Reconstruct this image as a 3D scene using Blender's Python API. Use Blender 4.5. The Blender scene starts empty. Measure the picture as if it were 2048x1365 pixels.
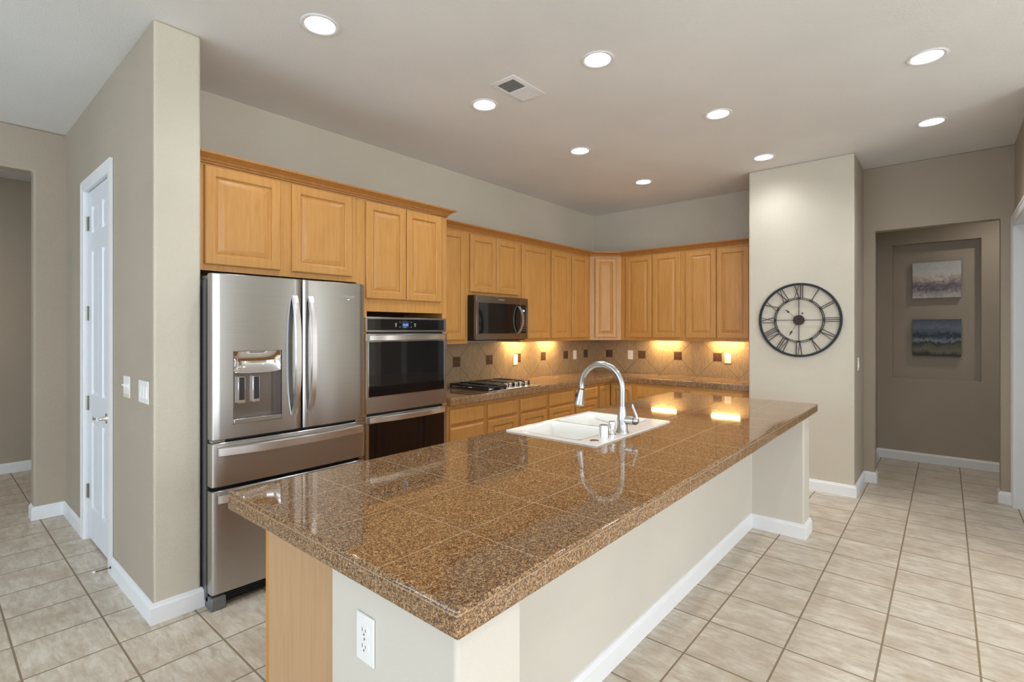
import bpy, bmesh, math, random
from mathutils import Vector, Matrix
random.seed(7)
S = bpy.context.scene
COL = S.collection
PI = math.pi

# ------------------------------------------------------------------ camera
cam_d = bpy.data.cameras.new('camera'); cam = bpy.data.objects.new('camera', cam_d); COL.objects.link(cam)
cam_d.sensor_width = 36.0
cam_d.lens = 36.0 * 1014.6 / 2048.0
cam_d.shift_y = -22.0 / 2048.0
cam_d.clip_start = 0.05
cam.location = (0, 0, 1.48)
cam.rotation_euler = (PI / 2, 0, math.radians(40.536 - 90.0))
S.camera = cam

# ------------------------------------------------------------------ world, daylight, exposure
S.view_settings.view_transform = 'Standard'
S.view_settings.look = 'None'
S.view_settings.gamma = 1.0
S.view_settings.use_curve_mapping = False
S.view_settings.exposure = 0.23
w = bpy.data.worlds.new('world'); S.world = w; w.use_nodes = True
bg = w.node_tree.nodes['Background']; bg.inputs['Color'].default_value = (0.72, 0.85, 1.0, 1); bg.inputs['Strength'].default_value = 1.6

def area(name, loc, rot, sx, sy, power, color):
    d = bpy.data.lights.new(name, 'AREA'); d.shape = 'RECTANGLE'; d.size = sx; d.size_y = sy
    d.energy = power; d.color = color
    o = bpy.data.objects.new(name, d); COL.objects.link(o); o.location = loc; o.rotation_euler = rot
    return o
WIN_A = 70.0    # daylight through the wide window behind the camera (west wall)
WIN_B = 150.0    # daylight through the patio glazing of the great room (south wall)
area('daylight_west', (-3.95, 2.6, 1.55), (PI / 2, 0, -PI / 2), 3.4, 2.1, WIN_A, (0.68, 0.84, 1.0))
area('daylight_south', (0.3, -4.95, 1.45), (PI / 2, 0, 0), 4.6, 2.3, WIN_B, (0.90, 0.95, 1.0))
area('daylight_west_low', (-3.95, -2.6, 1.55), (PI / 2, 0, -PI / 2), 2.8, 2.1, 42.0, (0.76, 0.88, 1.0))  # unseen fill, added to brighten the hall wall
area('daylight_east', (4.55, -2.55, 1.5), (PI / 2, 0, PI / 2), 0.42, 1.5, 14.0, (0.94, 0.97, 1.0))  # unseen light, added for a highlight streak on the refrigerator
LAMP = 85.0      # radiance of the recessed lamp lenses
HALL_LAMP = 170.0
SPOT = 12.0      # power of the lamp inside each recessed can
BAR = 200.0       # radiance of the under-cabinet lamps

# ------------------------------------------------------------------ node helpers
class NT:
    def __init__(s, name):
        s.m = bpy.data.materials.new(name); s.m.use_nodes = True
        s.t = s.m.node_tree; s.n = s.t.nodes; s.l = s.t.links
        s.p = s.n['Principled BSDF']
    def node(s, ty, **kw):
        n = s.n.new(ty)
        for k, v in kw.items(): setattr(n, k, v)
        return n
    def set(s, n, i, v):
        if hasattr(v, 'is_output') or isinstance(v, bpy.types.NodeSocket): s.l.new(v, n.inputs[i])
        else: n.inputs[i].default_value = v
    def math(s, op, a, b=0.0, c=0.0):
        n = s.node('ShaderNodeMath', operation=op)
        s.set(n, 0, a); s.set(n, 1, b)
        if op in ('COMPARE', 'SMOOTH_MIN', 'MULTIPLY_ADD'): s.set(n, 2, c)
        return n.outputs[0]
    def pos(s): return s.node('ShaderNodeNewGeometry').outputs['Position']
    def sep(s, v):
        n = s.node('ShaderNodeSeparateXYZ'); s.l.new(v, n.inputs[0]); return n.outputs
    def scaled(s, v, sc, rot=(0, 0, 0)):
        n = s.node('ShaderNodeMapping'); s.l.new(v, n.inputs[0]); n.inputs['Scale'].default_value = sc; n.inputs['Rotation'].default_value = rot
        return n.outputs[0]
    def noise(s, v, scale, detail=2.0, rough=0.5, dist=0.0):
        n = s.node('ShaderNodeTexNoise'); s.l.new(v, n.inputs['Vector'])
        n.inputs['Scale'].default_value = scale; n.inputs['Detail'].default_value = detail
        n.inputs['Roughness'].default_value = rough; n.inputs['Distortion'].default_value = dist
        return n.outputs['Fac']
    def ramp(s, f, stops):
        n = s.node('ShaderNodeValToRGB'); s.l.new(f, n.inputs[0]); e = n.color_ramp.elements
        while len(e) < len(stops): e.new(0.5)
        for k, (p, c) in enumerate(stops): e[k].position = p; e[k].color = (*c, 1) if len(c) == 3 else c
        return n.outputs[0]
    def mix(s, f, a, b, mode='MIX'):
        n = s.node('ShaderNodeMix', data_type='RGBA', blend_type=mode)
        s.set(n, 0, f)
        for i, v in ((6, a), (7, b)):
            if isinstance(v, bpy.types.NodeSocket): s.l.new(v, n.inputs[i])
            else: n.inputs[i].default_value = (*v, 1) if len(v) == 3 else v
        return n.outputs[2]
    def bump(s, h, strength, dist=0.002):
        n = s.node('ShaderNodeBump'); s.l.new(h, n.inputs['Height'])
        n.inputs['Strength'].default_value = strength; n.inputs['Distance'].default_value = dist
        s.l.new(n.outputs[0], s.p.inputs['Normal'])
    def base(s, v):
        if isinstance(v, bpy.types.NodeSocket): s.l.new(v, s.p.inputs['Base Color'])
        else: s.p.inputs['Base Color'].default_value = (*v, 1)
    def rough(s, v): s.set(s.p, 'Roughness', v)

def rgb(r, g, b):
    f = lambda c: (c / 255.0) / 12.92 if c / 255.0 <= 0.04045 else ((c / 255.0 + 0.055) / 1.055) ** 2.4
    return (f(r), f(g), f(b))

def plain(name, c, rough=0.5, metal=0.0, coat=0.0, spec=0.5, var=0.03, scale=6.0):
    k = NT(name)
    nf = k.noise(k.pos(), scale, 2)
    lo = tuple(max(0, x * (1 - var)) for x in c); hi = tuple(min(1, x * (1 + var)) for x in c)
    k.base(k.ramp(nf, [(0.3, lo), (0.7, hi)]))
    k.rough(rough); k.p.inputs['Metallic'].default_value = metal
    k.p.inputs['Coat Weight'].default_value = coat
    k.p.inputs['Specular IOR Level'].default_value = spec
    return k.m

def plaster(name, c, bump=0.42, scale=130.0, rough=0.62):
    k = NT(name); P = k.pos()
    big = k.noise(P, 1.3, 2); fine = k.noise(k.scaled(P, (1, 1, 1.5)), scale, 2.5, 0.5, 0.4)
    lo = tuple(x * 0.97 for x in c); hi = tuple(min(1, x * 1.03) for x in c)
    k.base(k.ramp(big, [(0.35, lo), (0.65, hi)]))
    k.rough(rough); k.p.inputs['Specular IOR Level'].default_value = 0.35
    h = k.ramp(fine, [(0.42, (0, 0, 0)), (0.62, (1, 1, 1))])
    k.bump(h, bump, 0.0022)
    return k.m

M = {}
M['wall_light'] = plaster('light_beige_plaster', rgb(207, 199, 182))
M['wall_taupe'] = plaster('taupe_plaster', rgb(178, 165, 147))
M['ceiling'] = plaster('ceiling_plaster', rgb(232, 232, 230), 0.3, 125.0, 0.8)
M['island_wall'] = plaster('island_cream_plaster', rgb(210, 203, 191), 0.14)
M['trim'] = plain('white_gloss_trim_paint', rgb(238, 239, 240), 0.35, var=0.01)
M['white_door'] = plain('white_door_paint', rgb(232, 234, 238), 0.38, var=0.01)
M['plate'] = plain('white_plastic', rgb(240, 240, 236), 0.35, var=0.01)
M['ivory'] = plain('ivory_plastic', rgb(226, 214, 186), 0.4, var=0.01)
M['slot'] = plain('dark_slot', rgb(60, 58, 55), 0.6)
M['black'] = plain('black_enamel', (0.012, 0.012, 0.013), 0.35)
M['iron'] = plain('cast_iron', (0.018, 0.018, 0.02), 0.5)
M['glass_black'] = plain('black_oven_glass', (0.006, 0.006, 0.007), 0.035, spec=0.6)
M['dark_body'] = plain('charcoal_painted_steel', rgb(112, 112, 113), 0.4, 0.3)
M['black_body'] = plain('black_painted_steel', (0.01, 0.01, 0.01), 0.4)
M['chrome'] = plain('polished_chrome', (0.85, 0.86, 0.88), 0.06, 1.0, var=0.005)
M['nickel'] = plain('brushed_nickel', (0.50, 0.49, 0.47), 0.27, 1.0, var=0.01)
M['hinge'] = plain('satin_hinge_metal', (0.45, 0.44, 0.40), 0.35, 1.0)
M['porcelain'] = plain('white_sink_enamel', rgb(246, 244, 238), 0.12, coat=0.4, var=0.005)
M['clock'] = plain('black_wrought_iron', (0.010, 0.010, 0.013), 0.45, 0.2)
M['bronze'] = plain('dark_bronze_paint', (0.035, 0.014, 0.011), 0.45, 0.3)
M['interior'] = plain('dark_cabinet_recess', rgb(60, 45, 32), 0.7)

def stainless(name, c, rough=0.3, vertical=False):
    k = NT(name); P = k.pos()
    sc = (3, 3, 900) if not vertical else (900, 900, 3)
    nz = k.noise(k.scaled(P, sc), 1.0, 2)
    lo = tuple(x * 0.95 for x in c); hi = tuple(min(1, x * 1.05) for x in c)
    k.base(k.ramp(nz, [(0.3, lo), (0.7, hi)]))
    k.p.inputs['Metallic'].default_value = 1.0
    k.rough(rough)
    k.p.inputs['Anisotropic'].default_value = 0.75
    tg = k.node('ShaderNodeTangent', direction_type='RADIAL', axis='Z')
    k.l.new(tg.outputs[0], k.p.inputs['Tangent'])
    k.p.inputs['Anisotropic Rotation'].default_value = 0.0 if vertical else 0.25
    k.bump(nz, 0.02, 0.0005)
    return k.m
M['steel'] = stainless('brushed_stainless_steel', (0.47, 0.46, 0.445), 0.29)
M['steel_handle'] = stainless('satin_handle_steel', (0.72, 0.70, 0.68), 0.3)
M['steel_dark'] = stainless('black_stainless_steel', (0.26, 0.235, 0.22), 0.3)

def emis(name, c, strength):
    k = NT(name); k.base((0.8, 0.8, 0.8) if strength > 10 else (0.01, 0.01, 0.01))
    k.p.inputs['Emission Color'].default_value = (*c, 1); k.p.inputs['Emission Strength'].default_value = strength
    return k.m
M['lens'] = emis('lit_lamp_lens', (0.95, 0.98, 1.0), LAMP)
M['hall_lens'] = emis('lit_hall_lens', (1.0, 0.93, 0.84), HALL_LAMP)
M['bar_lens'] = emis('lit_warm_bar_lens', (1.0, 0.70, 0.30), BAR)
M['display'] = emis('blue_display_digits', (0.25, 0.5, 1.0), 1.3)
M['display_bg'] = emis('dim_blue_screen', (0.02, 0.08, 0.35), 0.15)
M['icon'] = plain('grey_panel_icons', rgb(170, 170, 170), 0.5)

def wood(name, c1, c2, c3, rough=0.40):
    k = NT(name); P = k.pos()
    g = k.noise(k.scaled(P, (22, 22, 1.6)), 2.2, 5, 0.6, 0.6)
    b = k.noise(k.scaled(P, (2.2, 2.2, 1.0)), 2.0, 2)
    fine = k.noise(k.scaled(P, (160, 160, 6)), 2.0, 2)
    col = k.ramp(g, [(0.25, c1), (0.52, c2), (0.8, c3)])
    col = k.mix(k.math('MULTIPLY', b, 0.45), col, c1)
    col = k.mix(k.math('MULTIPLY', fine, 0.12), col, tuple(x * 0.55 for x in c1))
    k.base(col); k.rough(rough); k.p.inputs['Coat Weight'].default_value = 0.04; k.p.inputs['Coat Roughness'].default_value = 0.3
    k.bump(fine, 0.03, 0.0006)
    return k.m
M['maple'] = wood('honey_maple', rgb(184, 128, 62), rgb(201, 147, 79), rgb(210, 160, 94))
M['maple_crown'] = wood('crown_maple', rgb(166, 110, 52), rgb(182, 126, 64), rgb(192, 138, 76))
M['maple_panel'] = wood('pale_maple_panel', rgb(192, 150, 108), rgb(202, 162, 120), rgb(210, 170, 130), 0.4)

def grid_mask(k, coord, origin, period, half):
    """1 near the lines coord = origin + n*period"""
    a = k.math('SUBTRACT', coord, origin - period * 50.5)
    a = k.math('MODULO', a, period)
    a = k.math('SUBTRACT', a, period * 0.5)
    a = k.math('ABSOLUTE', a)
    return k.math('LESS_THAN', a, half)

def granite(name, x0, y0, period, ztop):
    k = NT(name); P = k.pos(); X, Y, Z = k.sep(P)
    v = k.node('ShaderNodeTexVoronoi'); k.l.new(P, v.inputs['Vector']); v.inputs['Scale'].default_value = 400
    hsv = k.sep(v.outputs['Color'])[0]
    n = k.noise(P, 90, 3, 0.7)
    f = k.math('MULTIPLY_ADD', n, 0.9, k.math('MULTIPLY_ADD', hsv, 0.75, -0.36))
    col = k.ramp(f, [(0.12, rgb(48, 37, 31)), (0.31, rgb(96, 69, 47)), (0.49, rgb(148, 109, 70)), (0.69, rgb(176, 136, 93)), (0.92, rgb(212, 186, 150))])
    big = k.noise(P, 3.0, 2)
    col = k.mix(k.math('MULTIPLY', big, 0.35), col, rgb(122, 92, 66))
    m = k.math('MAXIMUM', grid_mask(k, X, x0, period, 0.0011), grid_mask(k, Y, y0, period, 0.0011))
    zl = k.math('LESS_THAN', k.math('ABSOLUTE', k.math('SUBTRACT', Z, ztop - 0.013)), 0.0009)
    m = k.math('MAXIMUM', m, zl)
    col = k.mix(m, col, rgb(172, 150, 122))
    k.base(col)
    k.rough(k.math('MULTIPLY_ADD', m, 0.4, 0.045))
    k.p.inputs['Specular IOR Level'].default_value = 0.75
    k.bump(k.math('SUBTRACT', 1.0, m), 0.25, 0.0006)
    return k.m
M['granite'] = granite('brown_granite_tile', 0.981, 1.006, 0.3045, 0.925)
M['granite_back'] = granite('brown_granite_tile_back', 2.995, 2.865, 0.3045, 0.925)
kk = NT('dark_granite_accent'); _v = kk.node('ShaderNodeTexVoronoi'); kk.l.new(kk.pos(), _v.inputs['Vector']); _v.inputs['Scale'].default_value = 260
kk.base(kk.ramp(kk.sep(_v.outputs['Color'])[0], [(0.1, rgb(44, 31, 25)), (0.6, rgb(84, 58, 42)), (0.95, rgb(112, 80, 56))])); kk.rough(0.25)
M['accent'] = kk.m

# floor tile: 13 inch beige ceramic
k = NT('beige_ceramic_floor_tile'); P = k.pos(); X, Y, Z = k.sep(P)
PX, PY = 0.3325, 0.342
gx = grid_mask(k, X, 0.2825, PX, 0.0042); gy = grid_mask(k, Y, 0.9125, PY, 0.0042)
g = k.math('MAXIMUM', gx, gy)
cx = k.math('FLOOR', k.math('DIVIDE', k.math('SUBTRACT', X, 0.2825 - PX * 20), PX))
cy = k.math('FLOOR', k.math('DIVIDE', k.math('SUBTRACT', Y, 0.9125 - PY * 20), PY))
cmb = k.node('ShaderNodeCombineXYZ'); k.l.new(cx, cmb.inputs[0]); k.l.new(cy, cmb.inputs[1])
wn = k.node('ShaderNodeTexWhiteNoise', noise_dimensions='2D'); k.l.new(cmb.outputs[0], wn.inputs['Vector'])
off = k.node('ShaderNodeVectorMath', operation='MULTIPLY_ADD'); k.l.new(wn.outputs['Color'], off.inputs[0]); off.inputs[1].default_value = (7, 7, 7); k.l.new(P, off.inputs[2])
streak = k.noise(k.scaled(off.outputs[0], (6.5, 1.6, 1)), 4.6, 7, 0.68, 0.6)
cloud = k.noise(off.outputs[0], 6.0, 3, 0.6)
fine = k.noise(k.scaled(off.outputs[0], (3, 1, 1)), 60.0, 3)
c = k.ramp(streak, [(0.30, rgb(186, 170, 149)), (0.47, rgb(212, 201, 183)), (0.64, rgb(231, 224, 210))])
c = k.mix(k.ramp(cloud, [(0.42, (0, 0, 0)), (0.75, (.6, .6, .6))]), c, rgb(178, 154, 130))
c = k.mix(k.math('MULTIPLY', fine, 0.18), c, rgb(160, 142, 120))
c = k.mix(k.math('MULTIPLY', wn.outputs['Value'], 0.12), c, rgb(170, 150, 128))
c = k.mix(g, c, rgb(140, 122, 98))
k.base(c); k.rough(k.math('MULTIPLY_ADD', g, 0.35, k.math('MULTIPLY_ADD', streak, 0.15, 0.28)))
k.bump(k.math('SUBTRACT', k.math('MULTIPLY', fine, 0.08), g), 0.5, 0.0018)
M['floor'] = k.m

def backsplash(name, axis, origin):
    k = NT(name); P = k.pos(); X, Y, Z = k.sep(P); A = X if axis == 'x' else Y
    per = 0.475
    dz = k.math('SUBTRACT', Z, 1.163); da = k.math('SUBTRACT', A, origin)
    u = k.math('ADD', da, dz); v = k.math('SUBTRACT', da, dz)
    g = k.math('MAXIMUM', grid_mask(k, u, 0, per, 0.0034), grid_mask(k, v, 0, per, 0.0034))
    # band around the accent squares
    a = k.math('SUBTRACT', k.math('MODULO', k.math('ADD', da, per * 40.5), per), per * 0.5)
    sq = k.math('MAXIMUM', k.math('ABSOLUTE', a), k.math('ABSOLUTE', dz))
    g = k.math('MAXIMUM', g, k.math('LESS_THAN', sq, 0.0505))
    cu = k.math('FLOOR', k.math('DIVIDE', k.math('ADD', u, per * 30), per)); cv = k.math('FLOOR', k.math('DIVIDE', k.math('ADD', v, per * 30), per))
    cmb = k.node('ShaderNodeCombineXYZ'); k.l.new(cu, cmb.inputs[0]); k.l.new(cv, cmb.inputs[1])
    wn = k.node('ShaderNodeTexWhiteNoise', noise_dimensions='2D'); k.l.new(cmb.outputs[0], wn.inputs['Vector'])
    off = k.node('ShaderNodeVectorMath', operation='MULTIPLY_ADD'); k.l.new(wn.outputs['Color'], off.inputs[0]); off.inputs[1].default_value = (5, 5, 5); k.l.new(P, off.inputs[2])
    rot = (0, 0.75, 0) if axis == 'x' else (0.75, 0, 0)
    s = k.noise(k.scaled(off.outputs[0], (34, 34, 7), rot), 2.2, 5, 0.65, 0.8)
    b = k.noise(off.outputs[0], 5, 2)
    c = k.ramp(s, [(0.25, rgb(126, 104, 78)), (0.5, rgb(156, 134, 106)), (0.75, rgb(180, 160, 132))])
    c = k.mix(k.math('MULTIPLY', b, 0.4), c, rgb(136, 118, 94))
    c = k.mix(g, c, rgb(104, 82, 56))
    k.base(c); k.rough(0.33)
    k.bump(k.math('SUBTRACT', k.math('MULTIPLY', s, 0.15), g), 0.6, 0.0015)
    return k.m
M['splash_x'] = backsplash('diamond_tile_north', 'x', 3.468)
M['splash_y'] = backsplash('diamond_tile_east', 'y', 2.0225)

def painting_mat(name, kind):
    k = NT(name); P = k.pos(); X, Y, Z = k.sep(P)
    d = k.noise(P, 9, 6, 0.7, 1.2); f = k.noise(k.scaled(P, (1, 1, 2.4)), 22, 6, 0.75, 1.5)
    if kind == 0:
        t = k.math('MULTIPLY', k.math('SUBTRACT', 2.232, Z), 2.5)           # 0 top .. 1 bottom
        h = k.math('MULTIPLY_ADD', k.math('SUBTRACT', d, 0.5), 0.75, t)
        c = k.ramp(h, [(0.0, rgb(196, 194, 190)), (0.34, rgb(214, 212, 204)), (0.46, rgb(196, 174, 152)), (0.56, rgb(150, 136, 142)), (0.68, rgb(104, 92, 102)), (0.84, rgb(170, 160, 160)), (1.0, rgb(205, 200, 192))])
        sp = k.ramp(f, [(0.54, (0, 0, 0)), (0.66, (1, 1, 1))])
        c = k.mix(k.math('MULTIPLY', sp, k.math('MINIMUM', t, 0.75)), c, rgb(66, 54, 64))
        sw = k.ramp(f, [(0.30, (1, 1, 1)), (0.42, (0, 0, 0))])
        c = k.mix(k.math('MULTIPLY', sw, 0.8), c, rgb(232, 230, 222))
    else:
        t = k.math('MULTIPLY', k.math('SUBTRACT', 1.596, Z), 2.5)
        h = k.math('MULTIPLY_ADD', k.math('SUBTRACT', d, 0.5), 0.4, t)
        c = k.ramp(h, [(0.0, rgb(70, 82, 94)), (0.22, rgb(118, 128, 138)), (0.36, rgb(84, 98, 114)), (0.42, rgb(22, 36, 58)), (0.50, rgb(58, 70, 82)), (0.58, rgb(150, 156, 162)), (0.64, rgb(40, 42, 44)), (0.74, rgb(104, 100, 74)), (0.86, rgb(126, 120, 88)), (0.96, rgb(40, 44, 42))])
        c = k.mix(k.math('MULTIPLY', f, 0.35), c, rgb(34, 40, 46))
    k.base(c); k.rough(0.5); k.bump(f, 0.25, 0.002)
    return k.m
M['art_light'] = painting_mat('pale_abstract_canvas', 0)
M['art_dark'] = painting_mat('stormy_landscape_canvas', 1)
M['canvas_edge'] = plain('dark_canvas_edge', rgb(70, 62, 56), 0.8)

# ------------------------------------------------------------------ mesh helpers
class MB:
    def __init__(s): s.v = []; s.f = []; s.mi = []
    def add(s, vs, fs, mi=0):
        o = len(s.v); s.v += [tuple(p) for p in vs]
        for f in fs: s.f.append([o + i for i in f]); s.mi.append(mi)
        return s
    def box(s, x0, x1, y0, y1, z0, z1, mi=0):
        v = [(x, y, z) for z in (z0, z1) for y in (y0, y1) for x in (x0, x1)]
        return s.add(v, [(0, 2, 3, 1), (4, 5, 7, 6), (0, 1, 5, 4), (2, 6, 7, 3), (0, 4, 6, 2), (1, 3, 7, 5)], mi)
    def loft(s, loops, cap0=True, cap1=True, mi=0, closed=True):
        n = len(loops[0]); v = [p for l in loops for p in l]; f = []
        for i in range(len(loops) - 1):
            for j in range(n if closed else n - 1):
                a = i * n + j; b = i * n + (j + 1) % n
                f.append((a, b, b + n, a + n))
        if cap0: f.append(tuple(range(n))[::-1])
        if cap1: f.append(tuple((len(loops) - 1) * n + j for j in range(n)))
        return s.add(v, f, mi)
    def prism(s, poly, z0, z1, mi=0):
        return s.loft([[(x, y, z0) for x, y in poly], [(x, y, z1) for x, y in poly]], mi=mi)
    def cyl(s, c, ax, r, h, n=24, r2=None, mi=0):
        r2 = r if r2 is None else r2
        return s.lathe(c, ax, [(r, 0), (r2, h)], n, mi)
    def lathe(s, c, ax, prof, n=24, mi=0, cap0=True, cap1=True):
        a = Vector(ax).normalized(); t = Vector((1, 0, 0)) if abs(a.x) < 0.9 else Vector((0, 1, 0))
        u = a.cross(t).normalized(); w_ = a.cross(u); c = Vector(c)
        loops = [[c + a * h + (u * math.cos(2 * PI * i / n) + w_ * math.sin(2 * PI * i / n)) * max(r, 1e-5) for i in range(n)] for r, h in prof]
        return s.loft(loops, cap0, cap1, mi)
    def tube(s, path, r, n=12, mi=0, caps=True):
        P = [Vector(p) for p in path]; rs = r if isinstance(r, (list, tuple)) else [r] * len(P)
        loops = []; up = None
        for i, p in enumerate(P):
            d = (P[min(i + 1, len(P) - 1)] - P[max(i - 1, 0)]).normalized()
            if up is None:
                t = Vector((0, 0, 1)) if abs(d.z) < 0.9 else Vector((1, 0, 0)); u = d.cross(t).normalized()
            else: u = (up - d * up.dot(d)).normalized()
            up = u; w_ = d.cross(u)
            loops.append([p + (u * math.cos(2 * PI * j / n) + w_ * math.sin(2 * PI * j / n)) * rs[i] for j in range(n)])
        return s.loft(loops, caps, caps, mi)
    def bar(s, p, q, wv, tv, mi=0):
        """box-section bar from p to q, half-width vector wv, half-thickness vector tv"""
        p, q, wv, tv = map(Vector, (p, q, wv, tv))
        return s.loft([[p - wv - tv, p + wv - tv, p + wv + tv, p - wv + tv], [q - wv - tv, q + wv - tv, q + wv + tv, q - wv + tv]], mi=mi)
    def ribbon(s, pts, half_w, half_t, mi=0):
        """section swept along pts; half_w (vector) constant, thickness along local normal"""
        P = [Vector(p) for p in pts]; W = Vector(half_w); loops = []
        for i, p in enumerate(P):
            d = (P[min(i + 1, len(P) - 1)] - P[max(i - 1, 0)]).normalized(); t = d.cross(W).normalized() * half_t
            loops.append([p - W - t, p + W - t, p + W + t, p - W + t])
        return s.loft(loops, mi=mi)

ORG = {}
def build(name, mb, mat, parent=None, bevel=0.0, seg=2, smooth=35, origin=None, recalc=True):
    mats = mat if isinstance(mat, (list, tuple)) else [mat]
    if parent is not None: L = ORG[parent.name]
    elif origin is not None: L = Vector(origin)
    else:
        xs, ys, zs = zip(*mb.v); L = Vector(((min(xs) + max(xs)) / 2, (min(ys) + max(ys)) / 2, min(zs)))
    me = bpy.data.meshes.new(name)
    me.from_pydata([tuple(Vector(v) - L) for v in mb.v], [], mb.f)
    for m in mats: me.materials.append(M[m])
    for p, mi in zip(me.polygons, mb.mi): p.material_index = mi
    bm = bmesh.new(); bm.from_mesh(me); bmesh.ops.remove_doubles(bm, verts=bm.verts, dist=1e-5)
    if recalc: bmesh.ops.recalc_face_normals(bm, faces=bm.faces)
    bm.to_mesh(me); bm.free()
    if smooth:
        me.shade_smooth(); me.set_sharp_from_angle(angle=math.radians(smooth))
    o = bpy.data.objects.new(name, me); COL.objects.link(o)
    if parent is None: o.location = L
    else: o.parent = parent
    ORG[o.name] = L
    if bevel:
        b = o.modifiers.new('bevel', 'BEVEL'); b.width = bevel; b.segments = seg; b.limit_method = 'ANGLE'; b.angle_limit = math.radians(40); b.harden_normals = False
    return o

def tag(o, label=None, cat=None, group=None, kind=None):
    if label: o['label'] = label
    if cat: o['category'] = cat
    if group: o['group'] = group
    if kind: o['kind'] = kind
    return o
def thing(name, label, cat, loc, group=None):
    o = bpy.data.objects.new(name, None); o.empty_display_size = 0.1; COL.objects.link(o); o.location = loc; ORG[o.name] = Vector(loc)
    return tag(o, label, cat, group)
def struct(name, mb, mat, label=None, **kw):
    return tag(build(name, mb, mat, **kw), label, kind='structure')
def copy_tree(root, loc, rotz=None, label=None):
    kids = [(c, list(c.children)) for c in root.children]
    r = root.copy(); COL.objects.link(r); r.location = loc
    if rotz is not None: r.rotation_euler = (0, 0, rotz)
    if label: r['label'] = label
    for c, gs in kids:
        c2 = c.copy(); COL.objects.link(c2); c2.parent = r
        for g_ in gs:
            g2 = g_.copy(); COL.objects.link(g2); g2.parent = c2
    return r

class Fr:
    """local frame on a vertical face: u along, v up, w outward"""
    def __init__(s, o, u, n): s.o = Vector(o); s.u = Vector(u).normalized(); s.n = Vector(n).normalized()
    def p(s, u, v, w_): return s.o + s.u * u + Vector((0, 0, 1)) * v + s.n * w_
def rings(mb, fr, u0, u1, v0, v1, rs, cap0=True, cap1=True, mi=0):
    loops = []
    for ins, w_ in rs:
        loops.append([fr.p(u0 + ins, v0 + ins, w_), fr.p(u1 - ins, v0 + ins, w_), fr.p(u1 - ins, v1 - ins, w_), fr.p(u0 + ins, v1 - ins, w_)])
    return mb.loft(loops, cap0, cap1, mi)
RAISED = [(0, 0), (0, .012), (.003, .017), (.007, .019), (.052, .019), (.056, .017), (.059, .008), (.066, .0065), (.068, .0085), (.096, .0175), (.098, .0175)]
RAISED_N = [(0, 0), (0, .012), (.003, .017), (.007, .019), (.046, .019), (.050, .017), (.053, .008), (.059, .0065), (.061, .0085), (.084, .0175), (.086, .0175)]
SLAB = [(0, 0), (0, .008), (.004, .011), (.014, .018), (.016, .019)]
def cab_door(fr, u0, u1, v0, v1, parent, style='raised', name='door'):
    mb = MB(); w_ = u1 - u0
    rings(mb, fr, u0, u1, v0, v1, SLAB if style == 'slab' else (RAISED if w_ > 0.33 else RAISED_N))
    return build(name, mb, 'maple', parent, smooth=20)

def sweep(mb, path, prof, mi=0):
    """closed profile [(out, z)] along a polyline; out is to the right of travel"""
    n = len(path); loops = []
    for i, p in enumerate(path):
        p = Vector(p)
        ds = []
        if i > 0: ds.append((p - Vector(path[i - 1])).normalized())
        if i < n - 1: ds.append((Vector(path[i + 1]) - p).normalized())
        rs = [Vector((d.y, -d.x)) for d in ds]
        if len(rs) == 2:
            m = (rs[0] + rs[1]).normalized(); m = m / max(0.2, m.dot(rs[0]))
        else: m = rs[0]
        loops.append([(p.x + m.x * o_, p.y + m.y * o_, z) for o_, z in prof])
    return mb.loft(loops, mi=mi)
BASEB = [(0, 0), (0.015, 0), (0.015, 0.082), (0.012, 0.088), (0.009, 0.091), (0.006, 0.101), (0, 0.104)]
def baseboard(name, path):
    mb = MB(); sweep(mb, path, BASEB); return struct(name, mb, 'trim', smooth=20)

def rloop(cx, cy, hx, hy, r, z, n=6):
    """rounded rectangle loop"""
    L = []
    for sx, sy, a0 in ((1, 1, 0), (-1, 1, PI / 2), (-1, -1, PI), (1, -1, 1.5 * PI)):
        for i in range(n + 1):
            a = a0 + (PI / 2) * i / n
            L.append((cx + sx * (hx - r) + r * math.cos(a), cy + sy * (hy - r) + r * math.sin(a), z))
    return L
def rloop_outer(cx, cy, hx, hy, inner, z, n=6):
    """rectangle loop matched point for point with rloop"""
    L = []; i = 0
    for q, (sx, sy) in enumerate(((1, 1), (-1, 1), (-1, -1), (1, -1))):
        for j in range(n + 1):
            x, y, _ = inner[i]; i += 1
            on_x_side = (j < n / 2) if q in (0, 2) else (j > n / 2)
            if j == n // 2: L.append((cx + sx * hx, cy + sy * hy, z))
            elif on_x_side: L.append((cx + sx * hx, y, z))
            else: L.append((x, cy + sy * hy, z))
    return L

# ================================================================== SETTING
H = 3.05
XW, XE, YN, YS = -4.0, 6.06, 3.70, -5.0
mb = MB(); mb.box(-4.2, 8.4, -5.2, 8.0, -0.06, 0.0); struct('floor', mb, 'floor', smooth=0)

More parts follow.
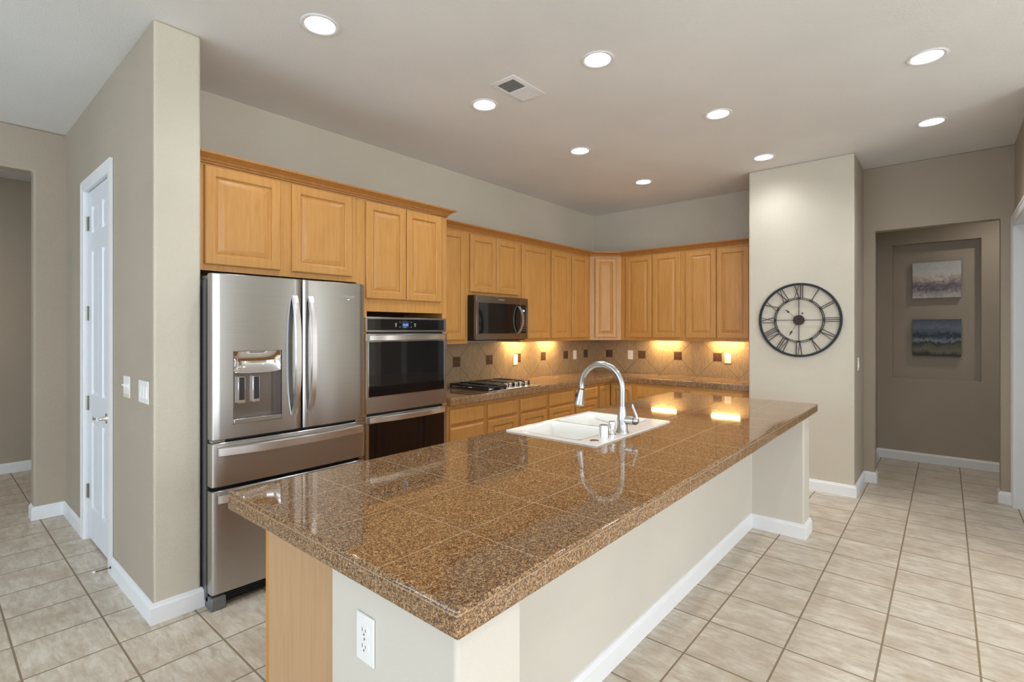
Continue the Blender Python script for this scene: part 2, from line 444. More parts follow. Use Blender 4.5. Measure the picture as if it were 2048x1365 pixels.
LIGHTS = [(1.341, 2.446), (2.560, 1.535), (2.563, 2.444), (3.767, 2.436), (4.992, 2.436), (3.775, 1.257), (4.992, 1.257), (3.763, 0.082), (4.965, 0.082)]
HID = [(2.45, 0.082), (1.25, -0.9), (3.2, -2.6), (-0.4, -0.9), (-2.6, -0.9), (0.6, -3.2)]  # extra ceiling lights added out of view
HALLL = [(6.66, -0.62), (0.0, 6.35)]
def ceiling_mesh():
    mb = MB(); R = 0.080
    allL = LIGHTS + HID + HALLL
    # split in strips of x, then cells of y
    xs = sorted(set([-4.2, 8.4] + [round(a, 4) for x, y in allL for a in (x - R, x + R)]))
    ys = sorted(set([-5.2, 8.0] + [round(a, 4) for x, y in allL for a in (y - R, y + R)]))
    for i in range(len(xs) - 1):
        for j in range(len(ys) - 1):
            a, b, c, d = xs[i], xs[i + 1], ys[j], ys[j + 1]; mx, my = (a + b) / 2, (c + d) / 2
            if any(abs(mx - x) < R and abs(my - y) < R for x, y in allL): continue
            mb.add([(a, c, H), (b, c, H), (b, d, H), (a, d, H)], [(0, 3, 2, 1)])
    for x, y in allL:
        inner = rloop(x, y, R, R, R - 1e-4, H, 6); outer = rloop_outer(x, y, R, R, inner, H, 6)
        mb.loft([outer, inner], False, False)
    mb.add([(-4.2, -5.2, H + .3), (8.4, -5.2, H + .3), (8.4, 8, H + .3), (-4.2, 8, H + .3)], [(0, 1, 2, 3)])
    return mb
o = struct('ceiling', ceiling_mesh(), 'ceiling', smooth=0)

# kitchen walls
mb = MB(); mb.box(0.98, 6.06, 3.70, 3.84, 0, H); struct('wall_north', mb, 'wall_light', smooth=0)
mb = MB(); mb.box(6.06, 6.20, 1.30, 3.84, 0, H); struct('wall_east', mb, 'wall_light', smooth=0)
# wing wall beside the refrigerator + taupe pantry wall with its door opening
mb = MB()
mb.box(0.766, 0.982, 3.03, 3.76, 0, H)
for f in range(6): pass
mb.mi = [1 if i == 4 else 0 for i in range(6)]       # west face taupe, the rest light
struct('wall_wing', mb, ['wall_light', 'wall_taupe'], bevel=0.014, seg=4)
mb = MB()
DY0, DY1, DZ = 3.905, 4.640, 2.47
mb.box(0.768, 0.90, 3.75, DY0, 0, H); mb.box(0.768, 0.90, DY1, 5.53, 0, H); mb.box(0.768, 0.90, DY0, DY1, DZ, H)
struct('wall_pantry', mb, 'wall_taupe', smooth=0)
# far-left wall with a cased-free opening
def arch_wall(name, axis, a0, a1, o0, o1, top, b0, b1, mat='wall_taupe', bevel=.014):
    prof = [(a0, 0), (o0, 0), (o0, top), (o1, top), (o1, 0), (a1, 0), (a1, H), (a0, H)]
    P = (lambda a, z, b: (a, b, z)) if axis == 'x' else (lambda a, z, b: (b, a, z))
    mb = MB(); mb.loft([[P(a, z, b0) for a, z in prof], [P(a, z, b1) for a, z in prof]])
    return struct(name, mb, mat, bevel=bevel, seg=4)
arch_wall('wall_northwest', 'x', -4.0, 0.80, -1.3, 0.58, 2.715, 5.39, 5.53)
mb = MB(); mb.box(-2.2, 1.9, 7.37, 7.5, 0, H); mb.box(1.7, 1.9, 5.53, 7.37, 0, H); mb.box(-2.2, -2.05, 5.53, 7.37, 0, H)
struct('wall_back_room', mb, 'wall_taupe', smooth=0)
# clock wall block
mb = MB(); mb.box(5.37, 6.01, 0.612, 1.492, 0, H); mb.mi = [0, 0, 1, 0, 0, 0]      # south side face uses the darker wall material
struct('wall_clock', mb, ['wall_light', 'wall_taupe'], bevel=0.014, seg=4)
# hall wall x = 6.01 with opening
arch_wall('wall_hall_arch', 'y', -0.60, 1.31, -0.355, 0.52, 2.435, 6.008, 6.13, bevel=.010)
# east wall of the hall, with art niche
NX, NY0, NY1, NZ0, NZ1, ND = 7.29, -0.285, 0.465, 0.935, 2.455, 0.095
mb = MB()
mb.box(NX, NX + .2, -2.5, NY0, 0, H); mb.box(NX, NX + .2, NY1, 0.9, 0, H); mb.box(NX, NX + .2, NY0, NY1, 0, NZ0); mb.box(NX, NX + .2, NY0, NY1, NZ1, H)
mb.box(NX + ND, NX + .2, NY0, NY1, NZ0, NZ1)
struct('wall_hall_east', mb, 'wall_taupe', smooth=0)
mb = MB(); mb.box(6.13, 7.29, 0.61, 0.75, 0, H); struct('wall_hall_north', mb, 'wall_taupe', smooth=0)
mb = MB(); mb.box(6.13, 7.4, -2.6, -2.45, 0, H); struct('wall_hall_south', mb, 'wall_taupe', smooth=0)
# right wall y = -0.44 with white cased opening and a closed white door behind it
mb = MB(); mb.box(5.92, 6.13, -0.60, -0.44, 0, H); mb.box(5.00, 5.92, -0.60, -0.44, 2.40, H); mb.box(4.60, 5.00, -0.60, -0.44, 0, H)
struct('wall_right', mb, 'wall_taupe', smooth=0)
mb = MB()
for a in ((-5.0, -2.80, 0, H), (-2.30, -0.60, 0, H), (-2.80, -2.30, 0, .7), (-2.80, -2.30, 2.3, H)): mb.box(4.6, 4.74, *a)
struct('wall_great_room_east', mb, 'wall_light', smooth=0)
mb = MB()
for a in ((-2.80, -2.76, .7, 2.3), (-2.34, -2.30, .7, 2.3), (-2.80, -2.30, .7, .74), (-2.80, -2.30, 2.26, 2.3)): mb.box(4.62, 4.70, *a)
struct('window_3', mb, 'trim')  # invented window frame, placed so the refrigerator reflects a bright streak
mb = MB(); mb.box(6.0, 6.13, -2.6, -0.60, 0, H); struct('wall_closet', mb, 'wall_taupe', smooth=0)

# window walls behind the camera
mb = MB(); y0, y1, z0, z1 = 0.8, 4.4, 0.45, 2.65
mb.box(-4.15, -4.0, -5, -4.1, 0, H); mb.box(-4.15, -4.0, -1.1, y0, 0, H); mb.box(-4.15, -4.0, -4.1, -1.1, 0, z0); mb.box(-4.15, -4.0, -4.1, -1.1, z1, H); mb.box(-4.15, -4.0, y1, 5.53, 0, H); mb.box(-4.15, -4.0, y0, y1, 0, z0); mb.box(-4.15, -4.0, y0, y1, z1, H)
struct('wall_west', mb, 'wall_light', smooth=0)
mb = MB()
for a in (y0, (y0 * 2 + y1) / 3, (y0 + 2 * y1) / 3, y1 - .06): mb.box(-4.12, -4.04, a, a + .06, z0, z1)
mb.box(-4.12, -4.04, y0, y1, z0, z0 + .06); mb.box(-4.12, -4.04, y0, y1, z1 - .06, z1)
struct('window_1', mb, 'trim')
mb = MB()
for a in (-4.1, -3.12, -2.14, -1.16): mb.box(-4.12, -4.04, a, a + .06, z0, z1)
mb.box(-4.12, -4.04, -4.1, -1.1, z0, z0 + .06); mb.box(-4.12, -4.04, -4.1, -1.1, z1 - .06, z1)
struct('window_4', mb, 'trim')  # frame of an unseen window, added along with the hall wall fill
mb = MB(); x0, x1, z1 = -2.1, 2.7, 2.6
mb.box(-4.15, x0, -5.15, -5.0, 0, H); mb.box(x1, 4.74, -5.15, -5.0, 0, H); mb.box(x0, x1, -5.15, -5.0, z1, H); mb.box(x0, x1, -5.15, -5.0, 0, .2)
struct('wall_south', mb, 'wall_light', smooth=0)
mb = MB()
for i in range(5):
    a = x0 + (x1 - x0 - .06) * i / 4; mb.box(a, a + .06, -5.12, -5.04, .2, z1)
mb.box(x0, x1, -5.12, -5.04, .2, .27); mb.box(x0, x1, -5.12, -5.04, z1 - .07, z1)
struct('window_2', mb, 'trim')

# baseboards
baseboard('baseboard_northwest', [(0.58, 5.53), (0.58, 5.39), (0.766, 5.39), (0.766, 4.708)])
baseboard('baseboard_wing', [(0.766, 3.838), (0.766, 3.03), (0.982, 3.03), (0.982, 3.10)])
baseboard('baseboard_back_room', [(-2.0, 7.37), (1.7, 7.37)])
baseboard('baseboard_clock', [(5.37, 1.49), (5.37, 0.612), (6.008, 0.612), (6.008, 0.52), (6.13, 0.52)])
baseboard('baseboard_hall_right', [(6.13, -0.355), (6.008, -0.355), (6.008, -0.425)])
baseboard('baseboard_hall_north', [(6.14, 0.61), (7.29, 0.61), (7.29, -2.4)])
baseboard('baseboard_island', [(0.72, 1.258), (0.72, 0.765), (0.93, 0.765), (0.93, 1.115), (4.065, 1.115), (4.065, 0.762), (4.25, 0.762), (4.25, 1.25)])

# white casing of the right-hand doorway + door
mb = MB()
CAS = [(0, 0), (0, .010), (.008, .016), (.055, .018), (.062, .022), (.080, .022), (.080, 0)]
def casing(mb, fr, u0, u1, v1, wd=0.085, t=0.018):
    """U-shaped casing round an opening u0..u1, height v1; frame grows outward"""
    prof = [(0, 0), (0, t * .6), (wd * .12, t), (wd * .7, t * 1.05), (wd * .8, t * 1.3), (wd, t * 1.3), (wd, 0)]
    loops = []
    for (u, v, du, dv) in ((u0, 0, -1, 0), (u0, v1, -1, 1), (u1, v1, 1, 1), (u1, 0, 1, 0)):
        loops.append([fr.p(u + du * a, v + dv * a, b) for a, b in prof])
    mb.loft(loops)
fr = Fr((5.08, -0.44, 0), (1, 0, 0), (0, 1, 0))
casing(mb, fr, 0.0, 0.835, 2.345)
mb.box(5.90, 5.918, -0.60, -0.44, 0, 2.36); mb.box(5.00, 5.02, -0.60, -0.44, 0, 2.36) ; mb.box(5.0, 5.918, -0.60, -0.44, 2.345, 2.40)
struct('trim_1', mb, 'trim', smooth=20)

# ------------------------------------------------------------------ six-panel pantry door (part of the setting)
dfr = Fr((0.790, 4.612, 0), (0, -1, 0), (-1, 0, 0))      # u from hinge side (north) to latch side (south)
DW = 0.690
mb = MB()
mb.box(0.790, 0.822, 4.612 - DW, 4.612, 0.018, 2.452)
pan = []
for (a, b) in ((0.085, 0.300), (0.390, 0.605)):
    for (v0, v1) in ((0.235, 0.84), (1.03, 2.03), (2.155, 2.345)): pan.append((a, b, v0, v1))
for a, b, v0, v1 in pan:
    pass
# front skin with sunk panels: grid cells
us = [0, 0.085, 0.300, 0.390, 0.605, DW]; vs = [0.018, 0.235, 0.84, 1.03, 2.03, 2.155, 2.345, 2.452]
mb2 = MB()
for i in range(5):
    for j in range(7):
        a, b, c, d = us[i], us[i + 1], vs[j], vs[j + 1]
        if i in (1, 3) and j in (1, 3, 5):
            rings(mb2, dfr, a, b, c, d, [(0, .006), (.010, -.004), (.018, -.005), (.040, .003), (.042, .003)], cap0=False)
        else:
            mb2.add([dfr.p(a, c, .006), dfr.p(b, c, .006), dfr.p(b, d, .006), dfr.p(a, d, .006)], [(0, 1, 2, 3)])
rim = [dfr.p(0, .018, .006), dfr.p(DW, .018, .006), dfr.p(DW, 2.452, .006), dfr.p(0, 2.452, .006)]
rim2 = [dfr.p(0, .018, -.034), dfr.p(DW, .018, -.034), dfr.p(DW, 2.452, -.034), dfr.p(0, 2.452, -.034)]
mb2.loft([rim, rim2], False, True)
door = struct('door_1', mb2, 'white_door', 'white six-panel pantry door in the taupe wall', smooth=20, origin=(0.79, 4.27, 0))
mb = MB(); casing(mb, Fr((0.766, 4.640, 0), (0, -1, 0), (-1, 0, 0)), 0.012, 0.723, 2.455, 0.072, 0.013)
mb.box(0.766, 0.90, DY1 - .02, DY1, 0, DZ); mb.box(0.766, 0.90, DY0, DY0 + .012, 0, DZ); mb.box(0.766, 0.90, DY0, DY1, 2.458, DZ + .005)
struct('trim_2', mb, 'trim', smooth=20)
for z in (2.232, 1.598, 0.964, 0.343):
    mb = MB(); mb.cyl((0.775, 4.622, z - .05), (0, 0, 1), 0.0075, 0.10, 10)
    mb.box(0.7795, 0.7835, 4.585, 4.612, z - .05, z + .05); mb.box(0.757, 0.7645, 4.632, 4.662, z - .05, z + .05)
    build('hinge', mb, 'hinge', door)
mb = MB(); mb.cyl((0.784, 4.022, 0.922), (-1, 0, 0), 0.033, 0.016, 24); mb.lathe((0.768, 4.022, 0.922), (-1, 0, 0), [(0.022, 0), (0.012, .012), (0.011, .05)], 18)
pts = [(0.722, 4.010, .922), (0.721, 4.03, .922), (0.721, 4.06, .921), (0.721, 4.09, .914), (0.723, 4.115, .915), (0.727, 4.138, .926)]
mb.tube(pts, [.011, .011, .009, .008, .007, .005], 12)
tag(build('door_handle', mb, 'chrome', door, smooth=50), 'polished chrome lever handle')

# spring door stop on the baseboard
t = thing('door_stop', 'thin spring door stop with white tip at the foot of the pantry door casing', 'door stop', (0.752, 3.82, 0.05))
mb = MB(); pts = []
for i in range(90):
    a = i * 0.9; pts.append((0.752 - i * 0.075 / 90, 3.82 + .004 * math.cos(a), .05 + .004 * math.sin(a)))
mb.tube(pts, .0012, 5); mb.cyl((0.752, 3.82, .05), (-1, 0, 0), .007, .006, 12)
build('spring', mb, 'bronze', t)
mb = MB(); mb.cyl((0.677, 3.82, .05), (-1, 0, 0), .007, .012, 12); build('tip', mb, 'plate', t)

# ------------------------------------------------------------------ recessed lights
def recessed(loc, lens, label, r0=0.078):
    t = thing('recessed_light', label, 'ceiling light', loc, 'recessed ceiling lights')
    x, y, z = loc
    mb = MB(); mb.lathe((x, y, z), (0, 0, -1), [(0.072, -0.001), (0.095, -0.001), (0.096, .003), (0.090, .006), (0.076, .004), (0.072, -.001)], 40, cap0=False, cap1=False)
    build('trim_ring', mb, 'trim', t, smooth=60)
    mb = MB(); mb.lathe((x, y, z + .001), (0, 0, 1), [(0.0735, 0), (0.071, .02), (0.062, .045), (0.060, .047)], 40, cap0=False, cap1=False)
    build('reflector', mb, 'trim', t, smooth=60)
    mb = MB(); mb.lathe((x, y, z + .0475), (0, 0, 1), [(0.061, 0), (0.061, .004)], 40)
    build('lens', mb, lens, t)
    d = bpy.data.lights.new('lamp_beam', 'SPOT'); d.energy = SPOT * (1.0 if lens == 'lens' else 0.7); d.spot_size = math.radians(125); d.spot_blend = 0.9; d.shadow_soft_size = .045
    d.color = (0.95, 0.98, 1.0) if lens == 'lens' else (1.0, 0.93, 0.84)
    b_ = bpy.data.objects.new('lamp_beam', d); COL.objects.link(b_); b_.parent = t; b_.location = (0, 0, -.006)
    return t
r0 = recessed((LIGHTS[0][0], LIGHTS[0][1], H), 'lens', 'recessed ceiling light nearest the tall wing wall, in front of the refrigerator')
LBL = ['round recessed ceiling light closest to the camera in the middle, right of the air vent',
       'recessed ceiling light just left of the square air vent',
       'third recessed light along the cabinet row, beyond the air vent',
       'farthest small recessed light, in the corner above the corner cabinets',
       'recessed ceiling light over the middle of the island, centre of the ceiling',
       'recessed ceiling light just in front of the clock wall',
       'large recessed light at the upper right corner of the view',
       'recessed light near the hallway wall, right of the clock wall']
for (x, y), lb in zip(LIGHTS[1:], LBL): copy_tree(r0, (x, y, H), label=lb)
HL = ['recessed light overhead behind the island, outside the view', 'recessed light of the great room next to the camera', 'recessed light near the patio glazing',
      'recessed light over the breakfast area', 'recessed light of the great room beside the west window', 'recessed light in the great room middle']
for (x, y), lb in zip(HID, HL): copy_tree(r0, (x, y, H), label=lb)
recessed((HALLL[0][0], HALLL[0][1], H), 'hall_lens', 'recessed light of the hallway in front of the art niche')
recessed((HALLL[1][0], HALLL[1][1], H), 'hall_lens', 'recessed light in the room behind the left opening')

# ------------------------------------------------------------------ ceiling vent
t = thing('air_vent', 'white louvered air vent in the ceiling, half its slats open and dark', 'air vent', (2.535, 2.115, H))
x0, x1, y0, y1 = 2.370, 2.702, 2.016, 2.216
mb = MB()
zt = H - .0005; zb = H - .010
xi0, xi1, yi0, yi1 = 2.402, 2.670, 2.046, 2.186
fo, fi = (x0, x1, y0, y1), (xi0, xi1, yi0, yi1)
RZ = lambda a, z: [(a[0], a[2], z), (a[1], a[2], z), (a[1], a[3], z), (a[0], a[3], z)]
mb.loft([RZ(fo, zt), RZ(fo, zt - .004), RZ(fi, zb), RZ(fi, zt), RZ(fo, zt)], False, False)
mb.box(2.531, 2.541, yi0, yi1, zb, zt)
build('frame', mb, 'trim', t, bevel=0.002)
mb = MB(); mb.box(xi0, xi1, yi0, yi1, H - .003, H - .001); build('backing', mb, 'black', t)
for half, (a, b) in enumerate(((xi0, 2.531), (2.541, xi1))):
    for i in range(11):
        x = a + (b - a) * (i + .5) / 11
        mb = MB(); dx = -.0045 if half == 0 else .0040
        hw = .0011 if half == 0 else .0030
        mb.loft([[(x - hw + dx * .5, yi0, zb + .001), (x + hw + dx * .5, yi0, zb + .001), (x + hw - dx, yi0, zb + .008), (x - hw - dx, yi0, zb + .008)],
                 [(x - hw + dx * .5, yi1, zb + .001), (x + hw + dx * .5, yi1, zb + .001), (x + hw - dx, yi1, zb + .008), (x - hw - dx, yi1, zb + .008)]])
        build('slat', mb, 'trim', t)
# ================================================================== CABINETS
ZB, ZT = 1.354, 2.3975
YU, YT, XB = 3.380, 3.100, 5.730            # upper face (north run), tall face, upper face (east run)
FN = lambda y: Fr((0, y, 0), (1, 0, 0), (0, -1, 0))      # north-run face
FE = lambda x: Fr((x, 0, 0), (0, 1, 0), (-1, 0, 0))      # east-run face (u = y)

def hollow(mb, X, Y, z0, z1, side):
    """box whose underside is recessed behind the face frame and the sides"""
    d = .030
    a = (X[0] + .012, X[1] - .012, Y[0] + .020, Y[1] - .002) if side == 'n' else (X[0] + .020, X[1] - .002, Y[0] + .012, Y[1] - .012)
    R = lambda x0, x1, y0, y1, z: [(x0, y0, z), (x1, y0, z), (x1, y1, z), (x0, y1, z)]
    mb.loft([R(*a, z0 + d), R(*a, z0), R(*X, *Y, z0), R(*X, *Y, z1)], True, True)
def cabinet_n(name, label, x0, x1, y, z0, z1, doors, group='upper wall cabinets', cat='cabinet', yb=3.697):
    t = thing(name, label, cat, ((x0 + x1) / 2, (y + yb) / 2, z0), group)
    mb = MB(); hollow(mb, (x0 + .0005, x1 - .0005), (y, yb), z0, z1, 'n'); build('body', mb, 'maple', t)
    fr = FN(y - .0005)
    for a, b, c, d in doors: cab_door(fr, a, b, c, d, t)
    return t
def cabinet_e(name, label, y0, y1, x, z0, z1, doors, group='upper wall cabinets', xb=6.057):
    t = thing(name, label, 'cabinet', ((x + xb) / 2, (y0 + y1) / 2, z0), group)
    mb = MB(); hollow(mb, (x, xb), (y0 + .0005, y1 - .0005), z0, z1, 'e'); build('body', mb, 'maple', t)
    fr = FE(x - .0005)
    for a, b, c, d in doors: cab_door(fr, a, b, c, d, t)
    return t
# tall group
cabinet_n('refrigerator_cabinet', 'maple wall cabinet with two square doors directly above the refrigerator', 0.985, 1.966, YT, 1.810, 2.4005,
          [(1.018, 1.436, 1.843, 2.390), (1.506, 1.926, 1.843, 2.390)])
# oven cabinet: shell around the opening
t = thing('oven_cabinet', 'tall maple cabinet housing the double wall oven', 'cabinet', (2.385, 3.4, 0))
mb = MB()
mb.box(1.967, 2.050, YT, 3.697, 0.0, 2.3975); mb.box(2.755, 2.803, YT, 3.697, 0.0, 2.3975)
mb.box(2.050, 2.755, YT, 3.697, 1.612, 2.3975); mb.box(2.050, 2.755, YT, 3.697, 0.10, 0.235); mb.box(2.050, 2.755, YT + .07, 3.697, 0.0, 0.10)
build('body', mb, 'maple', t, bevel=0.001, seg=1)
mb = MB(); mb.box(2.050, 2.755, 3.60, 3.69, 0.235, 1.612); build('back_panel', mb, 'interior', t)
cab_door(FN(YT - .0005), 2.038, 2.382, 1.702, 2.388, t); cab_door(FN(YT - .0005), 2.388, 2.732, 1.702, 2.388, t)
# north run uppers
cabinet_n('wall_cabinet', 'maple wall cabinet with one tall door between the ovens and the microwave', 2.804, 3.317, YU, ZB, ZT, [(2.850, 3.274, ZB + .034, ZT - .02)])
cabinet_n('wall_cabinet', 'short two-door maple wall cabinet right above the microwave', 3.317, 4.072, YU, 1.806, ZT, [(3.338, 3.697, 1.837, ZT - .02), (3.703, 4.045, 1.837, ZT - .02)])
cabinet_n('wall_cabinet', 'maple wall cabinet with one wide door immediately right of the microwave', 4.072, 4.603, YU, ZB, ZT, [(4.096, 4.583, ZB + .034, ZT - .02)])
cabinet_n('wall_cabinet', 'two-door maple wall cabinet left of the angled corner cabinet', 4.603, 5.449, YU, ZB, ZT, [(4.624, 4.992, ZB + .034, ZT - .02), (5.037, 5.390, ZB + .034, ZT - .02)])
# diagonal corner cabinet
t = thing('corner_wall_cabinet', 'angled maple corner wall cabinet with a single narrow door', 'cabinet', (5.75, 3.4, ZB), 'upper wall cabinets')
mb = MB(); mb.prism([(5.450, 3.380), (5.730, 3.100), (6.057, 3.100), (6.057, 3.697), (5.450, 3.697)], ZB, ZT); build('body', mb, 'maple', t, smooth=0)
L = math.hypot(.28, .28); dfr2 = Fr((5.450 - .0004, 3.380 - .0004, 0), (1, -1, 0), (-1, -1, 0))
cab_door(dfr2, 0.062, L - 0.062, ZB + .034, ZT - .02, t)
cabinet_e('wall_cabinet', 'two-door maple wall cabinet right of the angled corner cabinet', 2.300, 3.099, XB, ZB, ZT, [(2.683, 3.030, ZB + .034, ZT - .02), (2.332, 2.677, ZB + .034, ZT - .02)])
cabinet_e('wall_cabinet', 'rightmost two-door maple wall cabinet against the clock wall', 1.494, 2.300, XB, ZB, ZT, [(1.927, 2.268, ZB + .034, ZT - .02), (1.585, 1.920, ZB + .034, ZT - .02)])
# crown mouldings
CR = [(-.004, 2.402), (.008, 2.402), (.008, 2.412), (.016, 2.416), (.020, 2.424), (.036, 2.436), (.052, 2.443), (.058, 2.446), (.060, 2.456), (-.004, 2.456)]
mb = MB(); sweep(mb, [(0.985, YT), (2.803, YT), (2.803, 3.695)], CR)
tag(build('crown_moulding', mb, 'maple_crown', smooth=20), 'maple crown moulding stepping out on top of the tall oven and refrigerator cabinets', 'moulding', 'crown mouldings')
CRL = [(o_, z - .004) for o_, z in CR]
mb = MB(); sweep(mb, [(2.865, YU), (5.450, YU), (5.730, 3.100), (5.730, 1.494)], CRL)
tag(build('crown_moulding', mb, 'maple_crown', smooth=20), 'long maple crown moulding running round the corner on the lower wall cabinets', 'moulding', 'crown mouldings')

# base cabinets
def base_n(label, x0, x1, parts):
    t = thing('base_cabinet', label, 'cabinet', ((x0 + x1) / 2, 3.4, 0), 'base cabinets')
    mb = MB(); mb.box(x0 + .0005, x1 - .0005, YT, 3.697, .10, .859); mb.box(x0 + .0005, x1 - .0005, YT + .07, 3.697, 0, .10); build('body', mb, 'maple', t)
    for kind, a, b, c, d in parts: cab_door(FN(YT - .0005), a, b, c, d, t, 'slab' if kind == 'drawer' else 'raised', kind)
def base_e(label, y0, y1, parts):
    t = thing('base_cabinet', label, 'cabinet', (5.75, (y0 + y1) / 2, 0), 'base cabinets')
    mb = MB(); mb.box(5.45, 6.057, y0 + .0005, y1 - .0005, .10, .859); mb.box(5.52, 6.057, y0 + .0005, y1 - .0005, 0, .10); build('body', mb, 'maple', t)
    for kind, a, b, c, d in parts: cab_door(FE(5.4495), a, b, c, d, t, 'slab' if kind == 'drawer' else 'raised', kind)
base_n('maple base cabinet with a stack of plain drawers beside the ovens', 2.804, 3.256, [('drawer', 2.829, 3.230, .692, .823), ('drawer', 2.829, 3.230, .42, .673), ('drawer', 2.829, 3.230, .14, .40)])
base_n('two-door maple base cabinet with two top drawers beneath the cooktop', 3.256, 4.176, [('drawer', 3.284, 3.686, .692, .823), ('door', 3.284, 3.686, .14, .673), ('drawer', 3.738, 4.148, .692, .823), ('door', 3.738, 4.148, .14, .673)])
base_n('single-door maple base cabinet just right of the cooktop', 4.176, 4.670, [('drawer', 4.203, 4.643, .692, .823), ('door', 4.203, 4.643, .14, .673)])
base_n('single-door maple base cabinet next to the corner cabinet doors', 4.670, 5.172, [('drawer', 4.698, 5.148, .692, .823), ('door', 4.698, 5.148, .14, .673)])
t = thing('corner_base_cabinet', 'inside-corner maple base cabinet with a folding pair of narrow doors', 'cabinet', (5.7, 3.3, 0), 'base cabinets')
mb = MB(); mb.prism([(5.173, 3.697), (5.173, 3.10), (5.45, 3.10), (5.45, 2.772), (6.057, 2.772), (6.057, 3.697)], .10, .859)
mb.prism([(5.173, 3.697), (5.173, 3.17), (5.52, 3.17), (5.52, 2.772), (6.057, 2.772), (6.057, 3.697)], 0, .10); build('body', mb, 'maple', t, smooth=0)
cab_door(FN(3.0995), 5.195, 5.428, .14, .823, t); cab_door(FE(5.4495), 2.800, 3.078, .14, .823, t)
base_e('maple base cabinet with one wide drawer left of centre under the far counter', 2.152, 2.771, [('drawer', 2.184, 2.735, .692, .825), ('door', 2.184, 2.456, .14, .673), ('door', 2.463, 2.735, .14, .673)])
base_e('maple base cabinet with one wide drawer next to the clock wall', 1.494, 2.152, [('drawer', 1.560, 2.122, .692, .825), ('door', 1.560, 1.838, .14, .673), ('door', 1.844, 2.122, .14, .673)])

# L-shaped back countertop
mb = MB(); mb.prism([(2.805, 3.050), (5.418, 3.050), (5.418, 1.494), (6.048, 1.494), (6.048, 3.688), (2.805, 3.688)], .860, .925)
tag(build('back_countertop', mb, 'granite_back', bevel=0.006, seg=3), 'L-shaped brown granite tile countertop along the two back walls', 'countertop')

# backsplashes
mb = MB(); mb.box(2.805, 6.049, 3.689, 3.6995, .9255, ZB - .0005)
bs = build('tile_backsplash', mb, 'splash_x', smooth=0); tag(bs, 'tan diamond-set tile backsplash behind the cooktop', 'backsplash', 'tile backsplashes')
for i in range(6):
    x = 3.468 + .475 * i
    if x + .05 > 6.04: break
    mb = MB(); mb.box(x - .0475, x + .0475, 3.6865, 3.6895, 1.1155, 1.2105); build('accent_tile', mb, 'accent', bs, smooth=0)
mb = MB(); mb.box(6.0495, 6.0595, 1.494, 3.6885, .9255, ZB - .0005)
bs = build('tile_backsplash', mb, 'splash_y', smooth=0); tag(bs, 'tan diamond-set tile backsplash on the far wall left of the clock', 'backsplash', 'tile backsplashes')
for i in range(4):
    y = 2.0225 + .475 * i
    mb = MB(); mb.box(6.0465, 6.0495, y - .0475, y + .0475, 1.1155, 1.2105); build('accent_tile', mb, 'accent', bs, smooth=0)

# under-cabinet lights
ZL = ZB + .0015
UL = [((4.37, 3.60, ZL), 0, 'slim warm under-cabinet light just right of the microwave'), ((4.95, 3.60, ZL), 0, 'slim warm under-cabinet light beneath the two-door cabinet left of the corner'),
      ((5.965, 2.64, ZL), PI / 2, 'slim warm under-cabinet light on the far wall nearer the corner'), ((5.965, 1.905, ZL), PI / 2, 'slim warm under-cabinet light on the far wall nearer the clock')]
l0 = thing('under_cabinet_light', UL[0][2], 'under-cabinet light', UL[0][0], 'under-cabinet lights')
x, y, z = UL[0][0]
mb = MB(); mb.box(x - .17, x + .17, y - .03, y + .03, z + .006, z + .0275); build('housing', mb, 'plate', l0, bevel=.002)
mb = MB(); mb.box(x - .155, x + .155, y - .009, y + .009, z + .002, z + .0065); build('diffuser', mb, 'bar_lens', l0)
for loc, rz, lb in UL[1:]: copy_tree(l0, loc, rz, lb)

# ================================================================== REFRIGERATOR
t = thing('refrigerator', 'stainless steel french-door refrigerator with ice dispenser and bottom drawers', 'refrigerator', (1.45, 3.28, 0))
mb = MB(); mb.box(0.992, 1.902, 2.985, 3.66, .035, 1.752); build('body', mb, 'dark_body', t, bevel=.006)
mb = MB(); mb.box(0.992, 1.902, 2.965, 2.99, .04, 1.748); build('gasket', mb, 'black', t)
def front_panel(x0, x1, z0, z1, bow, name, hole=None, n=16):
    """bowed stainless front; returns MB. front at y = 2.905 - bow*(1-s^2), side returns to 2.967"""
    xm = (0.992 + 1.910) / 2; hw = (1.910 - 0.992) / 2
    yf = lambda x: 2.912 - bow * (1 - ((x - xm) / hw) ** 2)
    def row(z, hole=None):
        loop = []
        r = .012
        loop.append((x0, 2.966, z)); loop.append((x0, yf(x0) + r, z)); loop.append((x0 + r * .3, yf(x0) + r * .3, z))
        for i in range(n + 1):
            x = x0 + r + (x1 - x0 - 2 * r) * i / n; loop.append((x, yf(x), z))
        loop.append((x1 - r * .3, yf(x1) + r * .3, z)); loop.append((x1, yf(x1) + r, z)); loop.append((x1, 2.966, z))
        return loop
    return row, yf
row, yf = front_panel(0.992, 1.472, .898, 1.780, .012, 'door')
